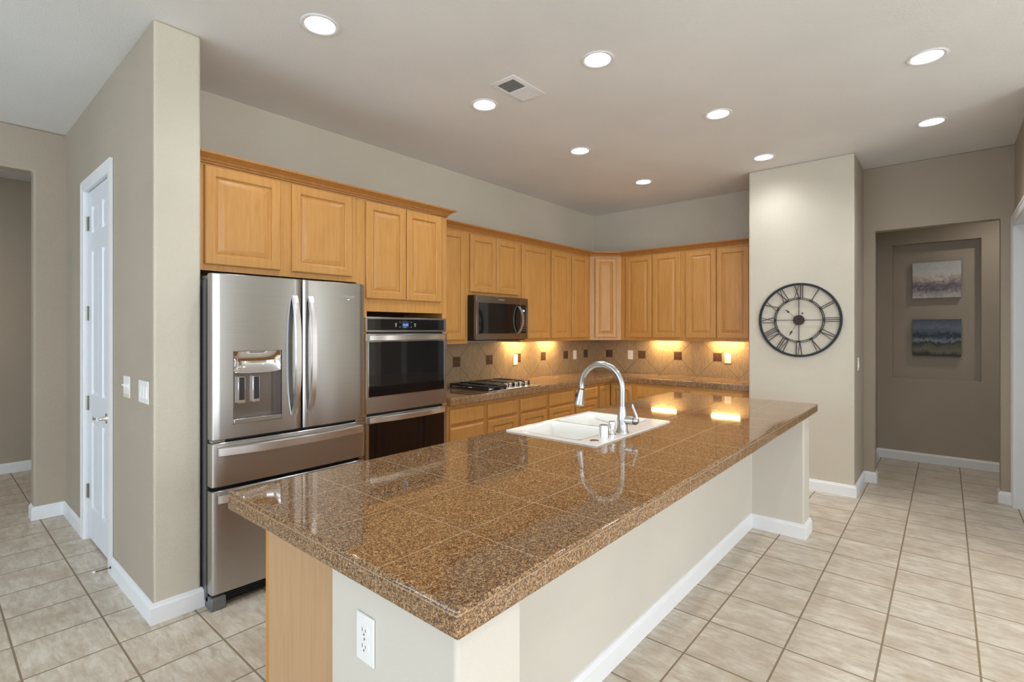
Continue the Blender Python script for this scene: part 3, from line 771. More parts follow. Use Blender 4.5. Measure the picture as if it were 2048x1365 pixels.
# left door with a dispenser opening: rows at z; cells between skip hole
DX0, DX1, DZ0, DZ1 = 1.096, 1.356, .972, 1.366
def panel_with_hole(x0, x1, z0, z1, hole):
    mb = MB(); xm = (0.992 + 1.910) / 2; hw = .459; bow = .012; r = .010
    yfn = lambda x: 2.912 - bow * (1 - ((x - xm) / hw) ** 2)
    xs = [x0 + r + (x1 - x0 - 2 * r) * i / 14 for i in range(15)]
    zs = [z0 + .004, z1 - .004]
    if hole: xs += [hole[0], hole[1]]; zs += [hole[2], hole[3]]
    xs = sorted(xs); zs = sorted(zs)
    col = [(x0, 2.966), (x0, yfn(x0) + r), (x0 + r * .29, yfn(x0) + r * .29)] + [(x, yfn(x)) for x in xs] + [(x1 - r * .29, yfn(x1) + r * .29), (x1, yfn(x1) + r), (x1, 2.966)]
    for j in range(len(zs) - 1):
        for i in range(len(col) - 1):
            xa, xb = col[i][0], col[i + 1][0]
            if hole and xa >= hole[0] - 1e-6 and xb <= hole[1] + 1e-6 and zs[j] >= hole[2] - 1e-6 and zs[j + 1] <= hole[3] + 1e-6 and 2 < i < len(col) - 4: continue
            mb.add([(*col[i], zs[j]), (*col[i + 1], zs[j]), (*col[i + 1], zs[j + 1]), (*col[i], zs[j + 1])], [(0, 1, 2, 3)])
    for z, ze in ((zs[0], z0), (zs[-1], z1)):
        inner = [(p[0] + (x0 + x1 - 2 * p[0]) * .004, max(p[1], p[1] + .004 if p[1] < 2.96 else p[1]), ze) for p in col]
        mb.loft([[(*p, z) for p in col], inner], False, False, closed=False)
        mb.add(inner, [tuple(range(len(inner)))])
    return mb
ld = build('door', panel_with_hole(0.992, 1.472, .898, 1.780, (DX0, DX1, DZ0, DZ1)), 'steel', t, smooth=40)
rd = build('door', panel_with_hole(1.480, 1.910, .898, 1.780, None), 'steel', t, smooth=40)
d1 = build('drawer', panel_with_hole(0.992, 1.910, .650, .882, None), 'steel', t, smooth=40)
d2 = build('drawer', panel_with_hole(0.992, 1.910, .085, .630, None), 'steel', t, smooth=40)
# handles
def vhandle(xc, z0, z1, parent):
    mb = MB(); pts = []
    for i in range(25):
        s = i / 24 * 2 - 1; z = (z0 + z1) / 2 + s * (z1 - z0) / 2; pts.append((xc, 2.892 - .050 * (1 - abs(s) ** 3.0) , z))
    W = .0195
    loops = []
    for i, p in enumerate(pts):
        x, y, z = p; loops.append([(x - W, y + .006, z), (x - W * .75, y - .005, z), (x + W * .75, y - .005, z), (x + W, y + .006, z), (x + W * .8, y + .013, z), (x - W * .8, y + .013, z)])
    mb.loft(loops)
    return tag(build('handle', mb, 'steel_handle', parent, smooth=50))
vhandle(1.428, .985, 1.682, ld); vhandle(1.524, .985, 1.682, rd)
def hhandle(x0, x1, zc, parent, y0=2.888, bow=.045, hh=.019, mat='steel_handle'):
    mb = MB(); loops = []
    for i in range(25):
        s = i / 24 * 2 - 1; x = (x0 + x1) / 2 + s * (x1 - x0) / 2; y = y0 - bow * (1 - abs(s) ** 2.6)
        loops.append([(x, y + .008, zc - hh), (x, y - .004, zc - hh * .8), (x, y - .004, zc + hh * .8), (x, y + .008, zc + hh), (x, y + .015, zc + hh * .8), (x, y + .015, zc - hh * .8)])
    mb.loft(loops); return build('handle', mb, mat, parent, smooth=50)
hhandle(1.020, 1.880, .838, d1, hh=.025); hhandle(1.020, 1.880, .590, d2, hh=.025)
# dispenser
mb = MB()
bk = 2.962; yF = yf(1.226) 
mb.box(DX0, DX1, bk - .004, bk, DZ0, DZ1)
mb.box(DX0, DX0 + .004, 2.905, bk, DZ0, DZ1); mb.box(DX1 - .004, DX1, 2.905, bk, DZ0, DZ1); mb.box(DX0, DX1, 2.905, bk, DZ0, DZ0 + .004); mb.box(DX0, DX1, 2.905, bk, DZ1 - .003, DZ1)
build('dispenser_recess', mb, 'steel_dark', ld, smooth=0)
mb = MB(); loops = []
for i in range(13):                                                   # concave chrome hood with flared ends
    a = i / 12; z = DZ1 - .003 - a * .120; depth = math.sin(a * PI) * .034
    row_ = []
    for j in range(21):
        b = j / 20 * 2 - 1; e = abs(b) ** 4
        row_.append((1.226 + b * .128, 2.903 + depth * (1 - e) + .004, z + (.010 * e if i == 12 else 0)))
    loops.append(row_)
mb.loft(loops, False, False, closed=False)
tag(build('chrome_hood', mb, 'chrome', ld, smooth=80), 'mirror chrome curved hood of the dispenser')
for xc in (1.152, 1.230):
    mb = MB(); mb.box(xc - .020, xc + .020, 2.936, 2.958, 1.078, 1.226); pd = build('paddle', mb, 'chrome', ld, bevel=.003)
    mb = MB(); mb.box(xc - .014, xc + .014, 2.9335, 2.936, 1.096, 1.220); build('pad', mb, 'black', pd)
mb = MB(); mb.box(DX0 + .002, DX1 - .002, 2.896, 2.958, DZ0 + .002, 1.000); build('drip_tray', mb, 'steel', ld, bevel=.003)
# hinge covers, feet, grille
for a in ((0.995, 1.045), (1.86, 1.905)):
    mb = MB(); mb.box(*a, 2.93, 3.06, 1.752, 1.772); build('hinge_cover', mb, 'dark_body', t, bevel=.004)
for a in ((0.996, 1.06), (1.845, 1.905)):
    mb = MB(); mb.box(*a, 2.915, 2.965, .884, .896); build('hinge_plate', mb, 'nickel', t, bevel=.002)
for xc in (1.022, 1.880):
    mb = MB(); mb.prism([(xc - .030, 2.915), (xc + .045 if xc < 1.5 else xc + .03, 2.915), (xc + .045 if xc < 1.5 else xc + .03, 3.0), (xc - .030, 3.0)], 0.0, .070); build('foot', mb, 'dark_body', t, bevel=.008)
mb = MB(); mb.box(1.07, 1.84, 2.962, 2.975, .012, .082)
for i in range(6): mb.box(1.08, 1.83, 2.956, 2.962, .018 + i * .011, .023 + i * .011)
build('grille', mb, 'black_body', t)

def text_obj(body, size, loc, rot, mat, parent, name, extrude=.0004, spacing=1.0):
    c = bpy.data.curves.new(name, 'FONT'); c.body = body; c.size = size; c.align_x = 'CENTER'; c.align_y = 'CENTER'; c.extrude = extrude; c.space_character = spacing
    o = bpy.data.objects.new(name, c); COL.objects.link(o)
    dg = bpy.context.evaluated_depsgraph_get(); me = bpy.data.meshes.new_from_object(o.evaluated_get(dg))
    bpy.data.objects.remove(o); me.materials.clear(); me.materials.append(M[mat])
    o = bpy.data.objects.new(name, me); COL.objects.link(o); L_ = ORG[parent.name]
    R = Matrix.Translation(Vector(loc) - L_) @ rot.to_4x4()
    me.transform(R); o.parent = parent; ORG[o.name] = L_
    return o
ROT_N = Matrix(((1, 0, 0), (0, 0, -1), (0, 1, 0)))           # text facing -Y
def swoosh(xc, zc, s, y, parent):
    mb = MB(); pts = []
    for i in range(15):
        a = -2.3 + i / 14 * 2.6; pts.append((xc + s * math.cos(a), y, zc + s * .45 * math.sin(a) + .3 * s * i / 14))
    mb.tube(pts, [s * .03 + s * .08 * math.sin(PI * i / 14) for i in range(15)], 8)
    build('logo_swoosh', mb, 'chrome', parent)
text_obj('Whirlpool', .020, (1.787, yf(1.750) - .0012, 1.694), ROT_N, 'chrome', rd, 'logo')
swoosh(1.787, 1.681, .020, yf(1.787) - .001, rd)

# ================================================================== DOUBLE WALL OVEN
t = thing('double_oven', 'stainless double wall oven with black glass doors and a lit control panel', 'oven', (2.39, 3.35, .24))
mb = MB(); mb.box(2.056, 2.749, 3.10, 3.58, .24, 1.560); build('body', mb, 'black_body', t)
OX0, OX1, OY = 2.022, 2.772, 3.070
# control panel
mb = MB(); fr = FN(OY)
mb.box(OX0, OX1, OY, 3.099, 1.466, 1.572); cp = build('control_panel', mb, 'steel', t, bevel=.002)
mb = MB(); mb.box(OX0 + .016, OX1 - .030, OY - .003, OY - .0005, 1.479, 1.559); build('panel_glass', mb, 'glass_black', cp, bevel=.001)
text_obj('10:35', .024, (2.362, OY - .0038, 1.5175), ROT_N, 'display', cp, 'clock_digits')
mb = MB(); mb.box(2.333, 2.392, OY - .0034, OY - .003, 1.496, 1.546); build('display', mb, 'display_bg', cp)
mb = MB(); mb.box(2.342, 2.372, OY - .0042, OY - .0034, 1.500, 1.502); build('display_line', mb, 'display', cp)
for xc in (2.276, 2.452):
    mb = MB(); y_a, y_b = OY - .0036, OY - .003
    R4 = lambda h, z0_, z1_, y: [(xc - h, y, z0_), (xc + h, y, z0_), (xc + h, y, z1_), (xc - h, y, z1_)]
    mb.loft([R4(.008, 1.513, 1.530, y_a), R4(.006, 1.515, 1.528, y_a), R4(.006, 1.515, 1.528, y_b), R4(.008, 1.513, 1.530, y_b), R4(.008, 1.513, 1.530, y_a)], False, False)
    build('icon', mb, 'icon', cp)
    mb = MB(); mb.box(xc - .002, xc + .002, y_a, y_b, 1.517, 1.526); build('icon', mb, 'icon', cp)
    mb = MB(); mb.box(xc - .006, xc + .006, y_a, y_b, 1.505, 1.509); build('icon', mb, 'icon', cp)
for xc in (2.312, 2.416):
    for z in (1.538, 1.502):
        mb = MB(); mb.cyl((xc, OY - .003, z), (0, -1, 0), .0035, .0006, 10); build('icon', mb, 'icon', cp)
def oven_door(z0, z1, g0, g1, hz, nm):
    mb = MB()
    # stainless frame with a window hole
    gx0, gx1 = OX0 + .018, OX1 - .030
    for a in ((OX0, OX1, z0, g0), (OX0, OX1, g1, z1), (OX0, gx0, g0, g1), (gx1, OX1, g0, g1)): mb.box(a[0], a[1], OY - .006, 3.096, a[2], a[3])
    d = build('oven_door', mb, 'steel', t, bevel=.0015)
    mb = MB(); mb.box(gx0, gx1, OY - .003, 3.09, g0, g1); build('window', mb, 'glass_black', d)
    mb = MB()
    b = .003
    for a in ((gx0, gx1, g0, g0 + b), (gx0, gx1, g1 - b, g1), (gx0, gx0 + b, g0, g1), (gx1 - b, gx1, g0, g1)): mb.box(a[0], a[1], OY - .009, OY - .003, a[2], a[3])
    build('window_trim', mb, 'chrome', d)
    hhandle(gx0 + .002, gx1 - .002, hz, d, y0=OY - .020, bow=.035, hh=.0215)
    return d
oven_door(.892, 1.452, 1.006, 1.400, 1.424, 'upper')
oven_door(.290, .872, .400, .822, .846, 'lower')
mb = MB(); mb.box(OX0, OX1, OY + .008, 3.099, .245, .285); build('bottom_vent', mb, 'steel_dark', t)

# ================================================================== MICROWAVE
t = thing('microwave', 'black stainless over-the-range microwave hanging under the wall cabinets', 'microwave', (3.70, 3.5, 1.385))
mb = MB(); mb.box(3.320, 4.070, 3.302, 3.690, 1.384, 1.8055); build('body', mb, 'black_body', t, bevel=.003)
mb = MB()
mx0, mx1, my = 3.320, 4.072, 3.268
gx0, gx1, gz0, gz1 = 3.350, 4.048, 1.446, 1.736
for a in ((mx0, mx1, 1.388, gz0), (mx0, mx1, gz1, 1.800), (mx0, gx0, gz0, gz1), (gx1, mx1, gz0, gz1)): mb.box(a[0], a[1], my, 3.300, a[2], a[3])
fd = build('door', mb, 'steel_dark', t, bevel=.002)
mb = MB(); mb.box(gx0, gx1, my + .0015, 3.29, gz0, gz1); build('window', mb, 'glass_black', fd)
mb = MB(); mb.box(3.955, 3.9575, my - .0006, my + .0005, 1.389, 1.799); build('door_seam', mb, 'nickel', fd)
mb = MB(); pts = []; loops = []
for i in range(21):
    s = i / 20 * 2 - 1; z = 1.584 + s * .138; y = my - .004 - .052 * (1 - abs(s) ** 2.4); xo = .010 * (1 - s * s)
    loops.append([(3.918 + xo - .013, y + .005, z), (3.918 + xo - .010, y - .004, z), (3.918 + xo + .010, y - .004, z), (3.918 + xo + .013, y + .005, z), (3.918 + xo + .010, y + .011, z), (3.918 + xo - .010, y + .011, z)])
mb.loft(loops); build('handle', mb, 'steel_handle', fd, smooth=50)
mb = MB(); mb.box(3.990, 4.020, my - .0002, my + .0015, 1.665, 1.685); build('display', mb, 'display', fd)
mb = MB()
for j in range(9):
    for i in range(3): mb.box(3.985 + i * .018, 3.991 + i * .018, my + .0002, my + .0014, 1.640 - j * .021, 1.645 - j * .021)
build('keypad', mb, 'icon', fd)
text_obj('Whirlpool', .020, (3.665, my - .0006, 1.772), ROT_N, 'icon', fd, 'logo')
mb = MB(); mb.box(3.33, 4.06, 3.30, 3.60, 1.378, 1.3845); build('vent_base', mb, 'black_body', t)

# ================================================================== COOKTOP
t = thing('gas_cooktop', 'five-burner gas cooktop with black grates and chrome knobs set in the back counter', 'cooktop', (3.66, 3.34, .925))
cx0, cx1, cy0, cy1 = 3.270, 4.030, 3.068, 3.600
mb = MB(); mb.box(cx0, cx1, cy0, cy1, .9252, .934); build('tray', mb, 'steel', t, bevel=.003)
BRN = [(3.42, 3.20, .036), (3.42, 3.47, .042), (3.655, 3.41, .052), (3.89, 3.49, .036), (3.89, 3.28, .030)]
for x, y, r in BRN:
    mb = MB(); mb.lathe((x, y, .934), (0, 0, 1), [(r + .012, 0), (r + .010, .006), (r, .010)], 28); b_ = build('burner', mb, 'chrome', t, smooth=50)
    mb = MB(); mb.lathe((x, y, .944), (0, 0, 1), [(r, 0), (r, .006), (r - .004, .009)], 28); build('burner_cap', mb, 'iron', b_, smooth=50)
mb = MB(); mb.box(3.284, 3.548, 3.086, 3.590, .934, .9362); mb.box(3.548, 4.018, 3.190, 3.590, .934, .9362); build('burner_pan', mb, 'black', t, bevel=.001)
def grate(x0, x1, y0, y1, cs):
    mb = MB(); zt_, zb_ = .973, .957; w_ = .007
    for a in ((x0, x1, y0, y0 + 2 * w_), (x0, x1, y1 - 2 * w_, y1), (x0, x0 + 2 * w_, y0, y1), (x1 - 2 * w_, x1, y0, y1)): mb.box(a[0], a[1], a[2], a[3], zb_, zt_)
    for x, y in cs:
        mb.box(x0, x - .02, y - w_ * .8, y + w_ * .8, zb_ + .002, zt_ + .003); mb.box(x + .02, x1, y - w_ * .8, y + w_ * .8, zb_ + .002, zt_ + .003)
        mb.box(x - w_ * .8, x + w_ * .8, y0, y - .02, zb_ + .002, zt_ + .003); mb.box(x - w_ * .8, x + w_ * .8, y + .02, y1, zb_ + .002, zt_ + .003)
    n = max(2, int((y1 - y0) / .032))
    for i in range(1, n):
        y = y0 + (y1 - y0) * i / n; mb.box(x0, x0 + .085, y - .004, y + .004, zb_ + .002, zt_ + .002); mb.box(x1 - .085, x1, y - .004, y + .004, zb_ + .002, zt_ + .002)
    for x in (x0 + w_, x1 - w_):
        for y in (y0 + w_, y1 - w_): mb.box(x - w_, x + w_, y - w_, y + w_, .9345, zb_)
    build('grate', mb, 'iron', t, bevel=.0015)
grate(3.285, 3.535, 3.090, 3.585, [(3.42, 3.20), (3.42, 3.47)])
grate(3.540, 3.770, 3.200, 3.585, [(3.655, 3.41)])
grate(3.775, 4.015, 3.200, 3.585, [(3.89, 3.49), (3.89, 3.28)])
for i, x in enumerate((3.582, 3.648, 3.722, 3.800, 3.878)):
    mb = MB(); mb.lathe((x, 3.135 + (.0 if i % 2 == 0 else .01), .934), (0, 0, 1), [(.028, 0), (.028, .004), (.020, .008), (.0195, .030), (.0235, .039), (.022, .043), (.0, .043)], 22); kb = build('knob', mb, 'chrome', t, smooth=45)

# ================================================================== ISLAND
t = thing('kitchen_island', 'long kitchen island base with cream plaster back and maple end panel', 'island', (2.5, 1.3, 0))
mb = MB(); mb.prism([(0.72, 0.765), (0.93, 0.765), (0.93, 1.115), (4.065, 1.115), (4.065, 0.762), (4.25, 0.762), (4.25, 1.256), (0.72, 1.256)], 0, .8625)
build('pony_wall', mb, 'island_wall', t, bevel=.010, seg=3)
mb = MB(); mb.box(0.800, 2.08, 1.2565, 1.812, .10, .8595); mb.box(2.955, 4.24, 1.2565, 1.812, .10, .8595)
mb.box(2.08, 2.955, 1.2565, 1.812, .10, .13); mb.box(2.08, 2.955, 1.79, 1.812, .10, .8595)
mb.box(0.800, 4.24, 1.2565, 1.745, 0, .10)
build('cabinet_body', mb, 'maple_panel', t, smooth=0)
mb = MB(); mb.box(0.798, 4.24, 1.8125, 1.830, .10, .8595); build('face_frame', mb, 'maple', t, bevel=.002)
frs = Fr((0, 1.8305, 0), (1, 0, 0), (0, 1, 0))
xs_ = [0.83, 1.36, 2.10, 2.52, 2.94, 3.55, 4.20]
for a, b in zip(xs_[:-1], xs_[1:]):
    cab_door(frs, a + .012, b - .012, .14, .655, t)
    cab_door(frs, a + .012, b - .012, .675, .825, t, 'slab', 'drawer')

# countertop with a sink cut-out
IX0, IX1, IY0, IY1 = 0.690, 4.400, 0.733, 1.878
SX0, SX1, SY0, SY1 = 2.093, 2.935, 1.261, 1.831
hx0, hx1, hy0, hy1 = SX0 + .02, SX1 - .02, SY0 + .02, SY1 - .02
mb = MB()
def rect(x0, x1, y0, y1, z): return [(x0, y0, z), (x1, y0, z), (x1, y1, z), (x0, y1, z)]
A, B, zt_, zb_ = (IX0, IX1, IY0, IY1), (hx0, hx1, hy0, hy1), .925, .8632
mb.loft([rect(*A, zb_), rect(*A, zt_), rect(*B, zt_), rect(*B, zb_), rect(*A, zb_)], False, False)
tag(build('island_countertop', mb, 'granite', bevel=.007, seg=3), 'large polished brown granite tile countertop on the island, in the foreground', 'countertop')

# ------------------------------------------------------------------ sink
t = thing('kitchen_sink', 'white drop-in double bowl sink in the island countertop', 'sink', (2.5, 1.5, .70))
mb = MB(); zr = .933
bowls = [(2.305, 1.590, .172, .205), (2.695, 1.590, .200, .205)]
cells_x = [SX0, 2.118, 2.4945, 2.912, SX1]
# top faces
yb0, yb1 = 1.372, 1.808
def q(x0, x1, y0, y1): mb.add(rect(x0, x1, y0, y1, zr), [(0, 1, 2, 3)])
q(SX0, SX1, SY0, yb0); q(SX0, SX1, yb1, SY1); q(SX0, 2.118, yb0, yb1); q(2.912, SX1, yb0, yb1)
for (xa, xb, r_) in ((2.118, 2.4945, .045), (2.4945, 2.912, .045)):
    cxm, cym = (xa + xb) / 2, (yb0 + yb1) / 2; hx, hy = (xb - xa) / 2 - .012, (yb1 - yb0) / 2 - .010
    l0_ = rloop(cxm, cym, hx, hy, r_, zr, 6); out = rloop_outer(cxm, cym, (xb - xa) / 2, (yb1 - yb0) / 2, l0_, zr, 6)
    L_ = [out, l0_, rloop(cxm, cym, hx - .006, hy - .006, r_, zr - .006, 6), rloop(cxm, cym, hx - .010, hy - .010, r_, zr - .05, 6),
          rloop(cxm, cym, hx - .022, hy - .022, r_, zr - .185, 6), rloop(cxm, cym, hx - .045, hy - .045, r_, zr - .205, 6), rloop(cxm, cym, .04, .04, .0399, zr - .21, 6)]
    mb.loft(L_, False, True)
# skirt
mb.loft([rect(SX0 - .001, SX1 + .001, SY0 - .001, SY1 + .001, .9255), rect(SX0, SX1, SY0, SY1, zr)], False, False)
build('basin', mb, 'porcelain', t, smooth=45, recalc=False)
for xc in (2.306, 2.703):
    mb = MB(); mb.lathe((xc, 1.590, zr - .2099), (0, 0, 1), [(.040, 0), (.038, .003), (.012, .001)], 24); build('drain', mb, 'chrome', t)
mb = MB(); mb.lathe((2.166, 1.318, zr), (0, 0, 1), [(.023, 0), (.022, .003), (.018, .0035)], 24); tag(build('hole_cover', mb, 'nickel', t), 'flat grey cap on the sink deck')

# ------------------------------------------------------------------ faucet
fx, fy = 2.440, 1.312
t = thing('kitchen_faucet', 'tall arched brushed nickel pull-down faucet on the sink deck', 'faucet', (fx, fy, zr))
mb = MB(); mb.lathe((fx, fy, zr), (0, 0, 1), [(.034, 0), (.034, .004), (.029, .012), (.0275, .05), (.027, .075), (.0235, .105), (.0185, .135), (.0180, .140)], 32)
build('body', mb, 'nickel', t, smooth=50)
mb = MB(); R = .128; zc = 1.165; pts = [(fx, fy, 1.06), (fx, fy, 1.10), (fx, fy, 1.14)]
for i in range(25):
    a = PI - (PI + .12) * i / 24; pts.append((fx, fy + R + R * math.cos(a), zc + R * math.sin(a)))
mb.tube(pts, .0165, 20); build('spout', mb, 'nickel', t, smooth=60)
e = Vector(pts[-1]); d = (Vector(pts[-1]) - Vector(pts[-2])).normalized()
mb = MB(); mb.lathe(e, d, [(.0175, 0), (.0175, .004)], 20); build('collar', mb, 'black', t)
d2_ = Vector((0, .20, -1)).normalized()
mb = MB(); mb.lathe(e + d * .004, d2_, [(.0165, 0), (.0175, .01), (.029, .085), (.0295, .090), (.026, .094), (.010, .094)], 26)
sh = build('spray_head', mb, 'nickel', t, smooth=50)
mb = MB(); mb.lathe(e + d2_ * .040 + Vector((-.006, .016, 0)), (-.35, 1, .1), [(.017, 0), (.015, .010), (.007, .014)], 14); build('spray_button', mb, 'black', sh)
mb = MB(); mb.lathe((fx, fy - .018, 1.002), (0.15, -1, 0), [(.022, 0), (.0225, .042), (.0225, .045)], 24); hh = build('handle', mb, 'nickel', t, smooth=50)
mb = MB(); mb.lathe((fx + .0065, fy - .063, 1.002), (0.15, -1, 0), [(.0225, 0), (.0225, .002)], 24); build('seal_ring', mb, 'black', hh)
mb = MB(); mb.lathe((fx + .007, fy - .066, 1.002), (0.15, -1, 0), [(.0225, 0), (.0215, .012), (.012, .022), (0.001, .024)], 24)
mb.tube([(fx + .009, fy - .080, 1.012), (fx + .008, fy - .078, 1.030), (fx + .006, fy - .068, 1.055), (fx + .004, fy - .060, 1.075), (fx + .003, fy - .057, 1.090)], [.009, .008, .007, .0075, .005], 12)
build('lever', mb, 'nickel', hh, smooth=50)

t = thing('soap_dispenser', 'small chrome soap dispenser with thin spout beside the faucet', 'soap dispenser', (2.352, 1.325, zr))
mb = MB(); mb.lathe((2.352, 1.325, zr), (0, 0, 1), [(.022, 0), (.022, .003), (.011, .008), (.010, .030), (.012, .032)], 24); build('base', mb, 'chrome', t, smooth=50)
mb = MB(); mb.lathe((2.352, 1.325, zr + .032), (0, 0, 1), [(.0185, 0), (.0185, .034), (.017, .038), (.0, .038)], 24); build('pump_head', mb, 'chrome', t, smooth=50)
mb = MB(); mb.tube([(2.352, 1.335, zr + .062), (2.340, 1.375, zr + .069), (2.330, 1.415, zr + .078)], [.0035, .003, .0028], 10); build('spout', mb, 'nickel', t, smooth=50)
t = thing('air_gap', 'short chrome cylinder cap standing on the sink deck', 'air gap cap', (2.270, 1.325, zr))
mb = MB(); mb.lathe((2.270, 1.325, zr), (0, 0, 1), [(.026, 0), (.025, .003), (.025, .055), (.023, .062), (.019, .064), (.0, .064)], 32); build('cap', mb, 'chrome', t, smooth=45)

# ================================================================== WALL CLOCK
CX, CY, CZ = 5.354, 1.046, 1.573
t = thing('wall_clock', 'large open black iron wall clock with roman numerals on the light wall', 'clock', (CX, CY, CZ))
def cp2(a, b, dx=0): return (CX + dx, CY - a, CZ + b)
def ring(r0, r1, x0, x1, nm, parent, mat, a0=0, a1=2 * PI, n=96):
    mb = MB(); full = abs(a1 - a0 - 2 * PI) < 1e-6; loops = []
    for i in range(n + (0 if full else 1)):
        a = a0 + (a1 - a0) * i / n; s_, c_ = math.sin(a), math.cos(a)
        loops.append([cp2(r0 * s_, r0 * c_, x0), cp2(r1 * s_, r1 * c_, x0), cp2(r1 * s_, r1 * c_, x1), cp2(r0 * s_, r0 * c_, x1)])
    if full: loops.append(loops[0])
    mb.loft(loops, not full, not full)
    return mb
build('outer_ring', ring(.326, .347, -.006, .008, '', t, ''), 'clock', t, smooth=30)
mbr = ring(.206, .2115, -.005, .005, '', t, ''); m2 = ring(.193, .1985, -.005, .005, '', t, '')
mbr.add(m2.v, m2.f)
for i in range(12):
    a = i * PI / 6; m2 = ring(.193, .2115, -.0051, .0051, '', t, '', a - .075, a + .075, 6); mbr.add(m2.v, m2.f)
build('inner_ring', mbr, 'clock', t, smooth=30)
mb = MB()
for a in (0, PI / 2, PI, 1.5 * PI):
    dx_, dz_ = math.sin(a), math.cos(a)
    mb.bar(cp2(.03 * dx_, .03 * dz_), cp2(.197 * dx_, .197 * dz_), (0, -.0025 * dz_, -.0025 * dx_), (.0025, 0, 0))
build('spokes', mb, 'clock', t)
# wall stand-offs
mb = MB()
for a in (PI / 4, 3 * PI / 4, 5 * PI / 4, 7 * PI / 4):
    x_, y_, z_ = cp2(.336 * math.sin(a), .336 * math.cos(a)); mb.cyl((x_ + .007, y_, z_), (1, 0, 0), .005, .0085, 10)
build('standoff', mb, 'clock', t)
mb = MB(); mb.cyl(cp2(0, 0, -.010), (1, 0, 0), .047, .02, 40); build('hub', mb, 'bronze', t)
NUM = ['XII', 'I', 'II', 'III', 'IV', 'V', 'VI', 'VII', 'VIII', 'IX', 'X', 'XI']
WD = {'I': .017, 'V': .044, 'X': .046}
for i, s_ in enumerate(NUM):
    th = i * PI / 6; td = (math.cos(th), -math.sin(th)); rd_ = (math.sin(th), math.cos(th))
    P2 = lambda s, r: cp2(td[0] * s + rd_[0] * r, td[1] * s + rd_[1] * r)
    mb = MB(); tot = sum(WD[c] for c in s_); cur = -tot / 2; a_, b_ = .209, .330
    def stroke(p0, p1, hw):
        p, q_ = Vector(P2(*p0)), Vector(P2(*p1)); dd = (q_ - p).normalized(); wv = dd.cross(Vector((1, 0, 0))) * hw
        mb.bar(p, q_, wv, (.0025, 0, 0))
    for c in s_:
        m_ = cur + WD[c] / 2
        if c == 'I': stroke((m_, a_), (m_, b_), .0032)
        elif c == 'V': stroke((m_ - .017, b_), (m_, a_), .0034); stroke((m_ + .017, b_), (m_, a_), .0022)
        else: stroke((m_ - .018, b_), (m_ + .018, a_), .0034); stroke((m_ + .018, b_), (m_ - .018, a_), .0022)
        cur += WD[c]
    build('numeral', mb, 'bronze', t)
def hand(ang, ln, tail, nm, dx):
    mb = MB(); s_, c_ = math.sin(ang), math.cos(ang)
    wv = Vector((0, -c_, -s_)) ; wv = Vector((0, -c_ * 1.0, -s_ * 1.0))
    pt = lambda r, o_: Vector(cp2(s_ * r + c_ * o_, c_ * r - s_ * o_, dx))
    def poly(pts):
        a = [pt(r, o_) for r, o_ in pts]; mb.loft([[p + Vector((-.001, 0, 0)) for p in a], [p + Vector((.001, 0, 0)) for p in a]])
    poly([(-tail, -.0015), (ln * .68, -.0015), (ln * .68, .0015), (-tail, .0015)])
    poly([(ln * .66, -.001), (ln * .74, -.010), (ln * .80, -.006), (ln, 0), (ln * .80, .006), (ln * .74, .010), (ln * .66, .001)])
    if tail: poly([(-tail, -.001), (-tail - .008, -.009), (-tail - .020, 0), (-tail - .008, .009), (-tail, .001)])
    build(nm, mb, 'bronze', t)
hand(math.radians(-48), .155, 0, 'hour_hand', -.011); hand(math.radians(208), .172, .062, 'minute_hand', -.014)

# ================================================================== PAINTINGS
def painting(z0, z1, mat, label):
    t = thing('canvas_painting', label, 'painting', (7.35, .081, z0), 'canvas paintings in the niche')
    mb = MB(); mb.box(7.340, 7.383, -0.126, 0.288, z0, z1); c_ = build('canvas', mb, 'canvas_edge', t)
    mb = MB(); mb.box(7.338, 7.340, -0.126, 0.288, z0, z1); build('painted_face', mb, mat, t)
painting(1.838, 2.236, 'art_light', 'upper canvas painting in the hall niche, pale white and mauve abstract')
painting(1.190, 1.598, 'art_dark', 'lower canvas painting in the hall niche, dark stormy blue landscape')

# ================================================================== OUTLETS AND SWITCHES
def plate(mb, w_, h_, mi=0): mb.box(-w_ / 2, w_ / 2, -.006, 0, -h_ / 2, h_ / 2, mi)
def local_thing(name, label, cat, group=None):
    return thing(name, label, cat, (0, 0, 0), group)
def make_outlet(label):
    t = local_thing('wall_outlet', label, 'outlet', 'wall outlets')
    mb = MB(); plate(mb, .072, .117); build('cover_plate', mb, 'plate', t, bevel=.002)
    for z in (.0195, -.0195):
        mb = MB(); mb.loft([[(p[0], -.006, p[1] + z) for p in [(x, y) for x, y, _ in rloop(0, 0, .017, .0145, .011, 0, 5)]], [(p[0], -.008, p[1] + z) for p in [(x, y) for x, y, _ in rloop(0, 0, .017, .0145, .011, 0, 5)]]])
        r_ = build('receptacle', mb, 'plate', t)
        mb = MB(); mb.box(-.0075, -.0055, -.0084, -.0078, z - .001, z + .008); mb.box(.0055, .0075, -.0084, -.0078, z, z + .007); mb.cyl((0, -.0078, z - .007), (0, -1, 0), .0025, .0006, 10)
        build('slots', mb, 'slot', r_)
    mb = MB(); mb.cyl((0, -.006, 0), (0, -1, 0), .003, .001, 10); build('screw', mb, 'nickel', t)
    return t
o0 = make_outlet('white duplex outlet on the near end of the island, below the countertop')
o0.location = (0.7195, 1.088, .718); o0.rotation_euler = (0, 0, -PI / 2)
copy_tree(o0, (4.371, 3.6885, 1.147), 0, 'brightly lit white outlet in the backsplash above the cooktop knobs')
copy_tree(o0, (6.049, 3.134, 1.156), -PI / 2, 'white outlet on the far backsplash nearest the corner, behind the faucet')
copy_tree(o0, (6.049, 1.905, 1.156), -PI / 2, 'white outlet on the far backsplash closest to the clock wall')
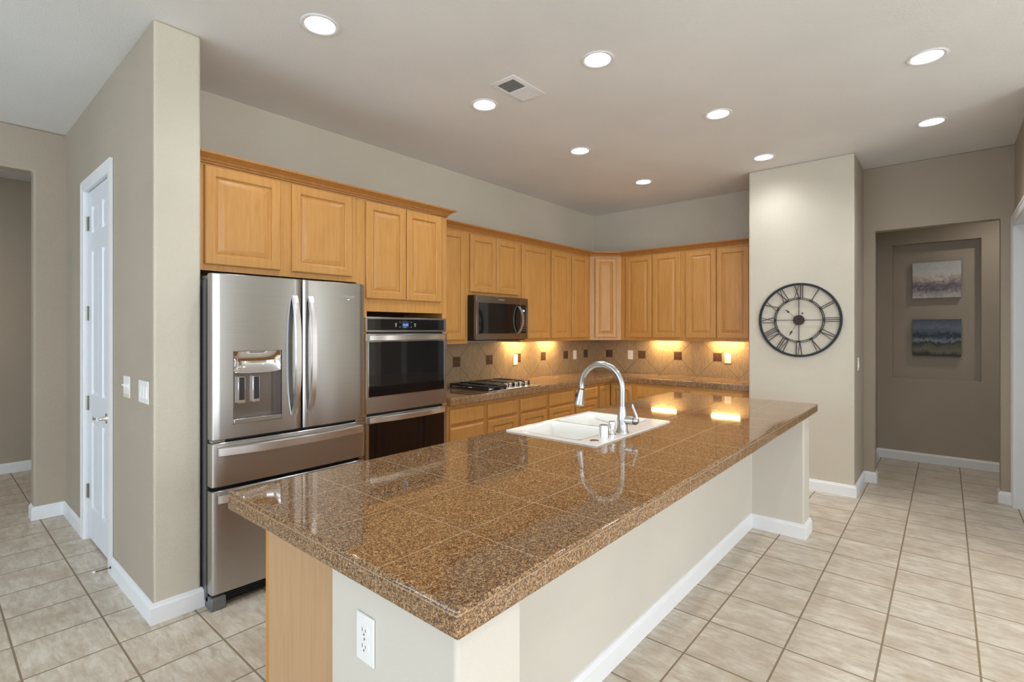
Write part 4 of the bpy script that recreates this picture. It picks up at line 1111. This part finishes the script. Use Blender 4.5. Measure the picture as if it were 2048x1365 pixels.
def make_switch(label, gangs, w_, mat='plate', name='light_switch'):
    t = local_thing(name, label, 'light switch', 'light switches')
    mb = MB(); plate(mb, w_, .117); build('cover_plate', mb, mat, t, bevel=.002)
    for i in range(gangs):
        xc = (i - (gangs - 1) / 2) * (w_ - .025) / max(gangs, 1) * 1.02
        mb = MB(); mb.box(xc - .0165, xc + .0165, -.0075, -.006, -.034, .034); r_ = build('rocker_frame', mb, mat, t)
        mb = MB(); mb.loft([[(xc - .0145, -.0075, -.031), (xc + .0145, -.0075, -.031), (xc + .0145, -.0075, .031), (xc - .0145, -.0075, .031)], [(xc - .0135, -.0115, -.030), (xc + .0135, -.0115, -.030), (xc + .0135, -.008, .030), (xc - .0135, -.008, .030)]])
        build('rocker', mb, mat, r_)
    return t
s0 = make_switch('white single switch in the backsplash near the inside corner', 1, .072); s0.location = (5.575, 3.6885, 1.156)
s1 = copy_tree(s0, (5.58, 0.6115, 1.168), 0, 'white switch on the narrow side face beside the clock wall')
s2 = make_switch('wide white triple rocker switch plate nearest the wing wall corner', 3, .172); s2.location = (0.7675, 3.178, 1.157); s2.rotation_euler = (0, 0, -PI / 2)
s2.location = (0.7655, 3.178, 1.157)
# plate with small toggles and an aged lower edge
t = local_thing('light_switch', 'white two-toggle switch plate next to the pantry door, yellowed at the bottom', 'light switch', 'light switches')
mb = MB(); plate(mb, .128, .120); build('cover_plate', mb, 'plate', t, bevel=.002)
mb = MB(); mb.box(-.062, .062, -.0065, -.0002, -.0595, -.038); tag(build('yellowed_edge', mb, 'ivory', t), 'yellowed lower strip')
for xc in (-.032, .032):
    mb = MB(); mb.box(xc - .006, xc + .006, -.008, -.006, -.014, .022); tg_ = build('toggle_slot', mb, 'plate', t)
    mb = MB(); mb.loft([[(xc - .005, -.008, .000), (xc + .005, -.008, .000), (xc + .005, -.008, .012), (xc - .005, -.008, .012)], [(xc - .004, -.020, .008), (xc + .004, -.020, .008), (xc + .004, -.020, .015), (xc - .004, -.020, .015)]]); build('toggle', mb, 'plate', tg_)
t.location = (0.7655, 3.508, 1.160); t.rotation_euler = (0, 0, -PI / 2)
